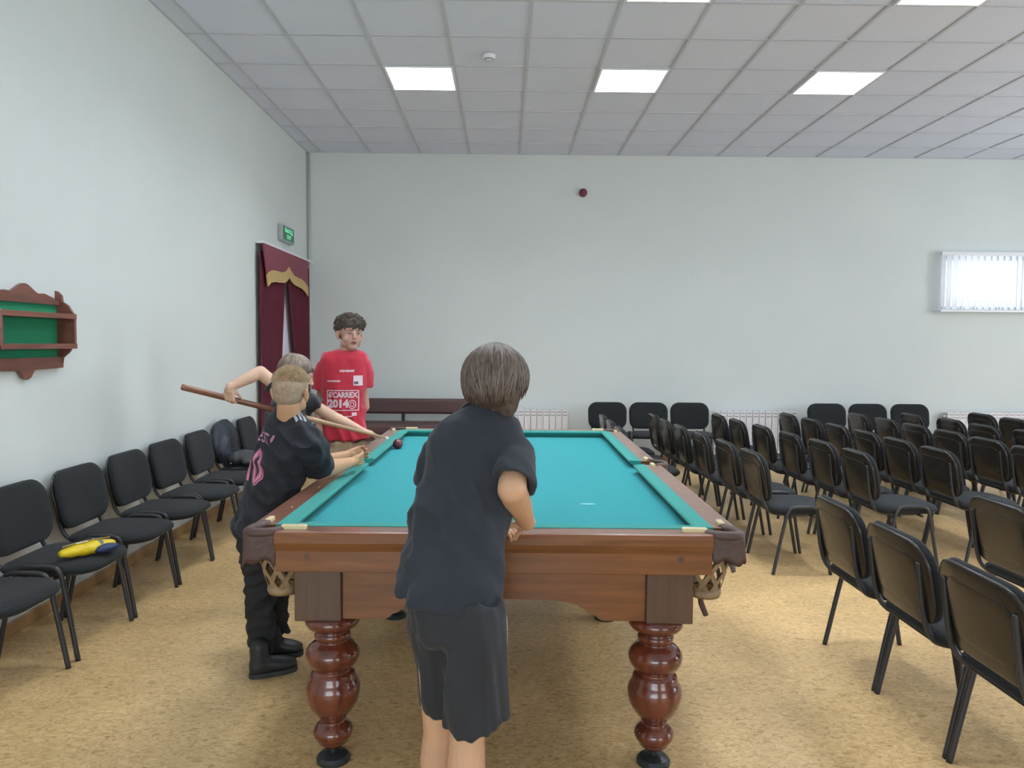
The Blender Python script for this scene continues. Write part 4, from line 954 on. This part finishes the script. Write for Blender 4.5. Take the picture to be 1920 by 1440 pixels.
def boy_cue():
    d = (CUE_B-CUE_A).normalized(); H = V3((.82, .57, 0)); Rr = V3((.57, -.82, 0)); up = V3((0, 0, 1)); F = Fig('person', 'boy in black T-shirt bent over the cue, half hidden behind the blond boy', (0, 0)); root = F.root; bm = F.bm
    hc = ony(556, 702, 4.42); ax = head_axes((.85, .35, -.35), (.25, .1, 1)); hs = 1.0
    head(bm, hc, ax, hs); nb = ony(541, 745, 4.38); cap(bm, hc+ax[2]*-.055-ax[1]*.02, nb, .046, .048)
    shR, shL = ony(516, 722, 4.24), ony(574, 752, 4.56); pel = ony(518, 860, 4.40)
    cap(bm, nb, ony(535, 780, 4.38), .045, .075); cap(bm, ony(535, 780, 4.38), pel, .075, .08); cap(bm, shR.lerp(shL, .2), shL.lerp(shR, .2), .03, .03)
    # rear hand on the butt
    t = (ony(428, 742, 4.2)-CUE_A).dot(d); g = CUE_A+d*t; eR = ony(487, 697, 4.20); wR = g+V3((.012, -.030, .066))
    eR = ony(488, 698, 4.22)
    cap(bm, shR, eR, .037, .037); cap(bm, eR, eR.lerp(wR, .4), .037, .035); cap(bm, eR.lerp(wR, .4), wR, .035, .023)
    hand(bm, wR, (-.16, .12, -1), (.1, 1, .05), 1, .92, (.95, 1.0, 1.0, 1.05), .8)
    # bridge hand
    wL = ony(676, 806, 4.62); eL = ony(628, 784, 4.63)
    cap(bm, shL, eL, .038, .037); cap(bm, eL, eL.lerp(wL, .4), .037, .034); cap(bm, eL.lerp(wL, .4), wL, .034, .022)
    hand(bm, wL, (.80, .10, -.28), (-.15, .15, -1), 1, .88, (.28, .12, .10, .12), .2, 1.6)
    for s in (-1, 1):
        h = pel+Rr*(s*.075)-up*.03; k = V3((h.x-.01, h.y+.01, .42)); a = V3((h.x-.05, h.y, .075)); cap(bm, h, k, .058, .048); cap(bm, k, a, .050, .034); cap(bm, a, a+H*.11-up*.04, .034, .027)
        shoe(root, a-H*.06, a+H*.17, shb, rub)
    F.finish(sk3)
    cl = mat('black_cotton', (.022, .024, .028), .85, bump=.15, bscale=250, var=.15, sheen=.15); bm = bmesh.new()
    hemmed(bm, [sec(ony(543, 736, 4.38), Rr, H, .055, .05), sec(ony(542, 742, 4.385), Rr, H, .09, .066), sec(ony(540, 752, 4.39), Rr, H, .13, .085), sec(ony(536, 775, 4.39), Rr, H, .145, .10), sec(ony(530, 805, 4.40), Rr, H, .145, .105), sec(ony(524, 840, 4.40), Rr, H, .145, .11), sec(ony(519, 885, 4.40), Rr, H, .15, .12)])
    sleeve(bm, shR, eR, .30, -Rr*1, .056, .060); sleeve(bm, shL, eL, .38, Rr*1, .054, .058)
    bmesh.ops.recalc_face_normals(bm, faces=bm.faces); sh = fuse(bm, 'tshirt', cl, root, .008, 6, wrinkle(0.029, (.6, 0, -1), (12, 4), 11, .25))
    sb = mat('beige_shorts_warm', (.46, .33, .19), .85, bump=.2, bscale=100, sheen=.1); bm = bmesh.new()
    tube_rings(bm, [sec(pel+up*.03, Rr, H, .13, .11), sec(pel-up*.06, Rr, H, .14, .12), sec(pel-up*.13, Rr, H, .12, .10)], 24)
    for s in (-1, 1):
        h = pel+Rr*(s*.075); hemmed(bm, [sec(h-up*.03, Rr, H, .07, .09), sec(h-up*.15, Rr, H, .085, .10), sec(V3((h.x, h.y, .44)), Rr, H, .085, .095)], 22)
    bmesh.ops.recalc_face_normals(bm, faces=bm.faces); fuse(bm, 'shorts', sb, root, .009, 5, wrinkle(0.025, (0, 0, 1), (12, 3), 1))
    decal(text_mesh('BVC', .06, .0003, bold=.002), 'shirt_print', mat('faded_pink_print', (.20, .10, .13), .6), sh, sh, ony(502, 783, 4.25), Rr+V3((.1, 0, 0)), V3((.1, .1, 1)), V3((-.35, -.9, .1)), .0015, 1)
    hm = mat('light_brown_hair', (.20, .15, .115), .5, var=.35, vscale=45); bm = bmesh.new(); L = lambda x, y, z: hc+(ax[0]*x+ax[1]*y+ax[2]*z)*hs
    ell(bm, L(0, -.014, .036), (.083, .098, .084), ax); ell(bm, L(0, -.05, -.005), (.068, .052, .06), ax); fuse(bm, 'hair_base', hm, root, .007, 5)
    hair_strands(root, hc, ax, hs, hm, 650, .72, (.088, .102, .090), 9, .35, .0042, crown=(0, -.05))
    return root
def boy_red():
    H = V3((.16, -.99, 0)).normalized(); Rr = V3((-.99, -.16, 0)).normalized(); up = V3((0, 0, 1)); F = Fig('person', 'curly-haired boy in a red printed T-shirt standing beyond the table corner', (0, 0)); root = F.root; bm = F.bm
    Y = 5.0
    hc = ony(656, 626, Y-.0); ax = head_axes((.50, -.86, -.03), (.03, 0, 1)); hs = 1.03
    head(bm, hc, ax, hs); nb = ony(648, 668, Y+.01); cap(bm, hc+ax[2]*-.05-ax[1]*.02, nb, .050, .050); 
    sA, sB = ony(607, 679, Y-.0), ony(683, 677, Y+.03)      # viewer-left, viewer-right shoulder
    ch = ony(647, 720, Y); cap(bm, nb, ch, .05, .075); cap(bm, ch, ony(645, 800, Y), .075, .075); cap(bm, ony(645, 800, Y), ony(648, 835, Y), .075, .08)
    eA, wA = ony(600, 757, Y+.03), ony(601, 815, Y-.06); cap(bm, sA-Rr*.018-up*.02, eA, .026, .037); cap(bm, eA, eA.lerp(wA, .4), .038, .036); cap(bm, eA.lerp(wA, .4), wA, .036, .024)
    hand(bm, wA, (-.0, -.15, -1), (.9, .2, 0), 1, .95, (.3, .35, .4, .45), .4)
    eB, wB = ony(683, 762, Y+.10), ony(655, 800, Y+.15); cap(bm, sB+Rr*.018-up*.02, eB, .026, .036); cap(bm, eB, wB, .036, .024); hand(bm, wB, (-.9, .05, -.3), (0, .9, 0), 1, .95, (.4, .4, .4, .4), .3)
    pel = ony(648, 838, Y)
    for s in (-1, 1):
        h = pel+Rr*(s*.085); k = V3((h.x+Rr.x*s*.01, h.y, .46)); a = V3((k.x, k.y+.02, .08)); cap(bm, h, k, .062, .052); cap(bm, k, a, .054, .037); cap(bm, a, a+H*.11-up*.045, .037, .028)
        shoe(root, a-H*.07, a+H*.19, shb, rub)
    F.finish(sk4, .0045)
    face_bits(root, hc, ax, hs, lip, brow, (eyew, eyed), .32)
    cl = mat('red_cotton', (.47, .018, .040), .85, bump=.12, bscale=250, var=.08, sheen=.15); bm = bmesh.new()
    hemmed(bm, [sec(ony(647, 655, Y+.015), Rr, H, .072, .060), sec(ony(647, 658, Y+.012), Rr, H, .112, .074), sec(ony(646, 663, Y+.01), Rr, H, .142, .088), sec(ony(646, 674, Y+.01), Rr, H, .156, .10), sec(ony(645, 725, Y), Rr, H, .148, .105), sec(ony(644, 755, Y), Rr, H, .142, .105),
        sec(ony(646, 785, Y), Rr, H, .145, .112), sec(ony(649, 808, Y), Rr, H, .152, .12), sec(ony(650, 824, Y), Rr, H, .150, .122)])
    sleeve(bm, sA, eA, .66, -Rr, .056, .064, -.002); sleeve(bm, sB, eB, .56, Rr, .056, .062, -.002)
    bmesh.ops.recalc_face_normals(bm, faces=bm.faces); sh = fuse(bm, 'tshirt', cl, root, .008, 6, wrinkle(0.034, (.5, 0, -1), (11, 3.2), 21, .25, lambda p: 1 if p.z < 1.05 else .45))
    bm = bmesh.new(); c = ony(648, 661, Y+.0); tube(bm, [c+Rr*(math.cos(a)*.070)+H*(math.sin(a)*.066)+up*(-.022*math.sin(a)) for a in [2*math.pi*k/28 for k in range(29)]], .006, 6); obj('collar', bm, mat('dark_red_rib', (.20, .012, .025), .8), sh, smooth=True)
    wp = mat('pinkish_white_print', (.66, .50, .53), .6); dk = mat('dark_grey_print', (.10, .08, .09), .6)
    bvh = BVHTree.FromPolygons([v.co for v in sh.data.vertices], [p.vertices[:] for p in sh.data.polygons])
    out = V3((0, -1, 0)); rt = V3((1, 0, 0))
    K = Y/FPX
    def D(me, nme, m, px, py, li=.002, sub=3, r=rt): return decal(me, nme, m, sh, bvh, ony(px+5.5, py, Y), r, up, out, li, sub)
    D(frame_me(57*K, 38*K, 1.6*K), 'print_frame', wp, 643, 748.5); 
    D(text_mesh("6'CARREX", .050, .0003, bold=.0022, sx=.82), 'shirt_lettering', wp, 643, 739, sub=1)
    D(text_mesh('2014', .070, .0003, bold=.0035, sx=.95), 'shirt_lettering', wp, 635, 755, sub=1)
    # round emblem
    bm = bmesh.new(); n = 20
    for r0, r1 in ((.030, .024), (.016, .011)):
        A = [bm.verts.new((math.cos(2*math.pi*k/n)*r0*.8, math.sin(2*math.pi*k/n)*r0, 0)) for k in range(n)]; B = [bm.verts.new((math.cos(2*math.pi*k/n)*r1*.8, math.sin(2*math.pi*k/n)*r1, 0)) for k in range(n)]
        for k in range(n): bm.faces.new((A[k], A[(k+1) % n], B[(k+1) % n], B[k]))
    me = bpy.data.meshes.new('e'); bm.to_mesh(me); bm.free(); D(me, 'round_emblem', wp, 660, 756, sub=1)
    D(rect_me(15*K, 18.5*K), 'white_badge', wp, 669.5, 712.5, sub=3); D(rect_me(7*K, 5*K), 'badge_mark', dk, 667, 716.5, .0035, 2)
    for k in range(9): D(rect_me(2.2*K, (3.5+(k % 3)*.6)*K), 'small_print', wp, 638.5+k*2.9, 694.5, sub=1)
    for k in range(9): D(rect_me(2.2*K, (2.8+(k % 2)*.6)*K), 'small_print', wp, 615.5+k*2.8, 713, sub=1)
    D(rect_me(13*K, 3*K), 'small_print', wp, 637, 774.5, sub=2); D(rect_me(13*K, 3*K), 'small_print', wp, 638, 779.5, sub=2); D(rect_me(8*K, 6*K), 'small_print', wp, 664, 774, sub=2); D(rect_me(12*K, 1.6*K), 'small_print', wp, 655, 778, sub=2)
    sb = mat('beige_trousers', (.42, .32, .20), .85, bump=.2, bscale=100); bm = bmesh.new()
    tube_rings(bm, [sec(pel+up*.05, Rr, H, .13, .11), sec(pel-up*.03, Rr, H, .148, .118), sec(pel-up*.12, Rr, H, .12, .10)], 24)
    for s in (-1, 1):
        h = pel+Rr*(s*.085); hemmed(bm, [sec(h, Rr, H, .075, .10), sec(h-up*.16, Rr, H, .085, .10), sec(V3((h.x, h.y, .44)), Rr, H, .08, .09)], 22)
    bmesh.ops.recalc_face_normals(bm, faces=bm.faces); fuse(bm, 'shorts', sb, root, .009, 5, wrinkle(0.025, (0, 0, 1), (12, 3), 1))
    hm = mat('dark_curly_hair', (.085, .062, .048), .55, var=.4, vscale=50); bm = bmesh.new(); L = lambda x, y, z: hc+(ax[0]*x+ax[1]*y+ax[2]*z)*hs
    ell(bm, L(0, -.016, .050), (.083, .094, .078), ax); ell(bm, L(0, .014, .060), (.078, .082, .052), ax); ell(bm, L(0, -.035, .010), (.077, .064, .062), ax); fuse(bm, 'hair_base', hm, root, .007, 4)
    bm = bmesh.new(); rnd = random.Random(5)
    for k in range(520):
        th = math.acos(rnd.uniform(-.35, 1)); ph = rnd.uniform(-math.pi, math.pi); dd = V3((math.sin(th)*math.sin(ph), math.sin(th)*math.cos(ph), math.cos(th)))
        if dd.y > .25 and dd.z < (-.16 if rnd.random() < .5 else .02): continue
        if dd.y > -.1 and dd.z < -.2: continue
        p0 = V3((dd.x*.084, -.014+dd.y*.096, .046+dd.z*.082)); nn = dd; u, v = frame_at(nn); rr = rnd.uniform(.005, .009); turns = rnd.uniform(1, 1.8); w0 = rnd.uniform(0, 6); drift = V3((rnd.uniform(-1, 1), rnd.uniform(0, 1.2), -.6))*.012
        pts = []
        for i in range(9):
            t_ = i/8; a = w0+turns*2*math.pi*t_; q = p0+nn*(.002+.016*t_*(1 if dd.z > .2 else .4))+(u*math.cos(a)+v*math.sin(a))*rr+drift*t_; pts.append(L(q.x, q.y, q.z))
        tube(bm, pts, [.0034*(1-.6*abs(i/8-.4)) for i in range(9)], 5)
    obj('curls', bm, hm, root, smooth=True)
    return root
for fn in (boy_front, boy_blond, boy_cue, boy_red):
    r = fn()
    ctr = [ch for ch in r.children if ch.name.startswith('body')][0]; xs = [v.co for v in ctr.data.vertices]
    c = V3((sum(p.x for p in xs[::50])/len(xs[::50]), sum(p.y for p in xs[::50])/len(xs[::50]), 0)); recenter(r, c)
# ------------------------------------------------------------------ cue
cu = thing('billiard_cue', 'wooden billiard cue with reddish butt and white tip', 'cue', CUE_A); d = CUE_B-CUE_A; L = d.length
cu.rotation_mode = 'QUATERNION'; cu.rotation_quaternion = V3((0, 0, 1)).rotation_difference(d)
bm = bmesh.new(); lathe(bm, [(.014, 0), (.0175, .004), (.0175, .03), (.0155, L*.48)], 20); obj('butt', bm, M['cuew'], cu, smooth=True)
bm = bmesh.new(); lathe(bm, [(.0155, L*.48), (.0125, L*.75), (.0075, L-.022)], 20); obj('shaft', bm, M['cuel'], cu, smooth=True)
bm = bmesh.new(); lathe(bm, [(.0078, L-.022), (.0078, L-.004), (.006, L)], 16); obj('tip', bm, mat('cue_tip', (.75, .78, .8), .4), cu, smooth=True)
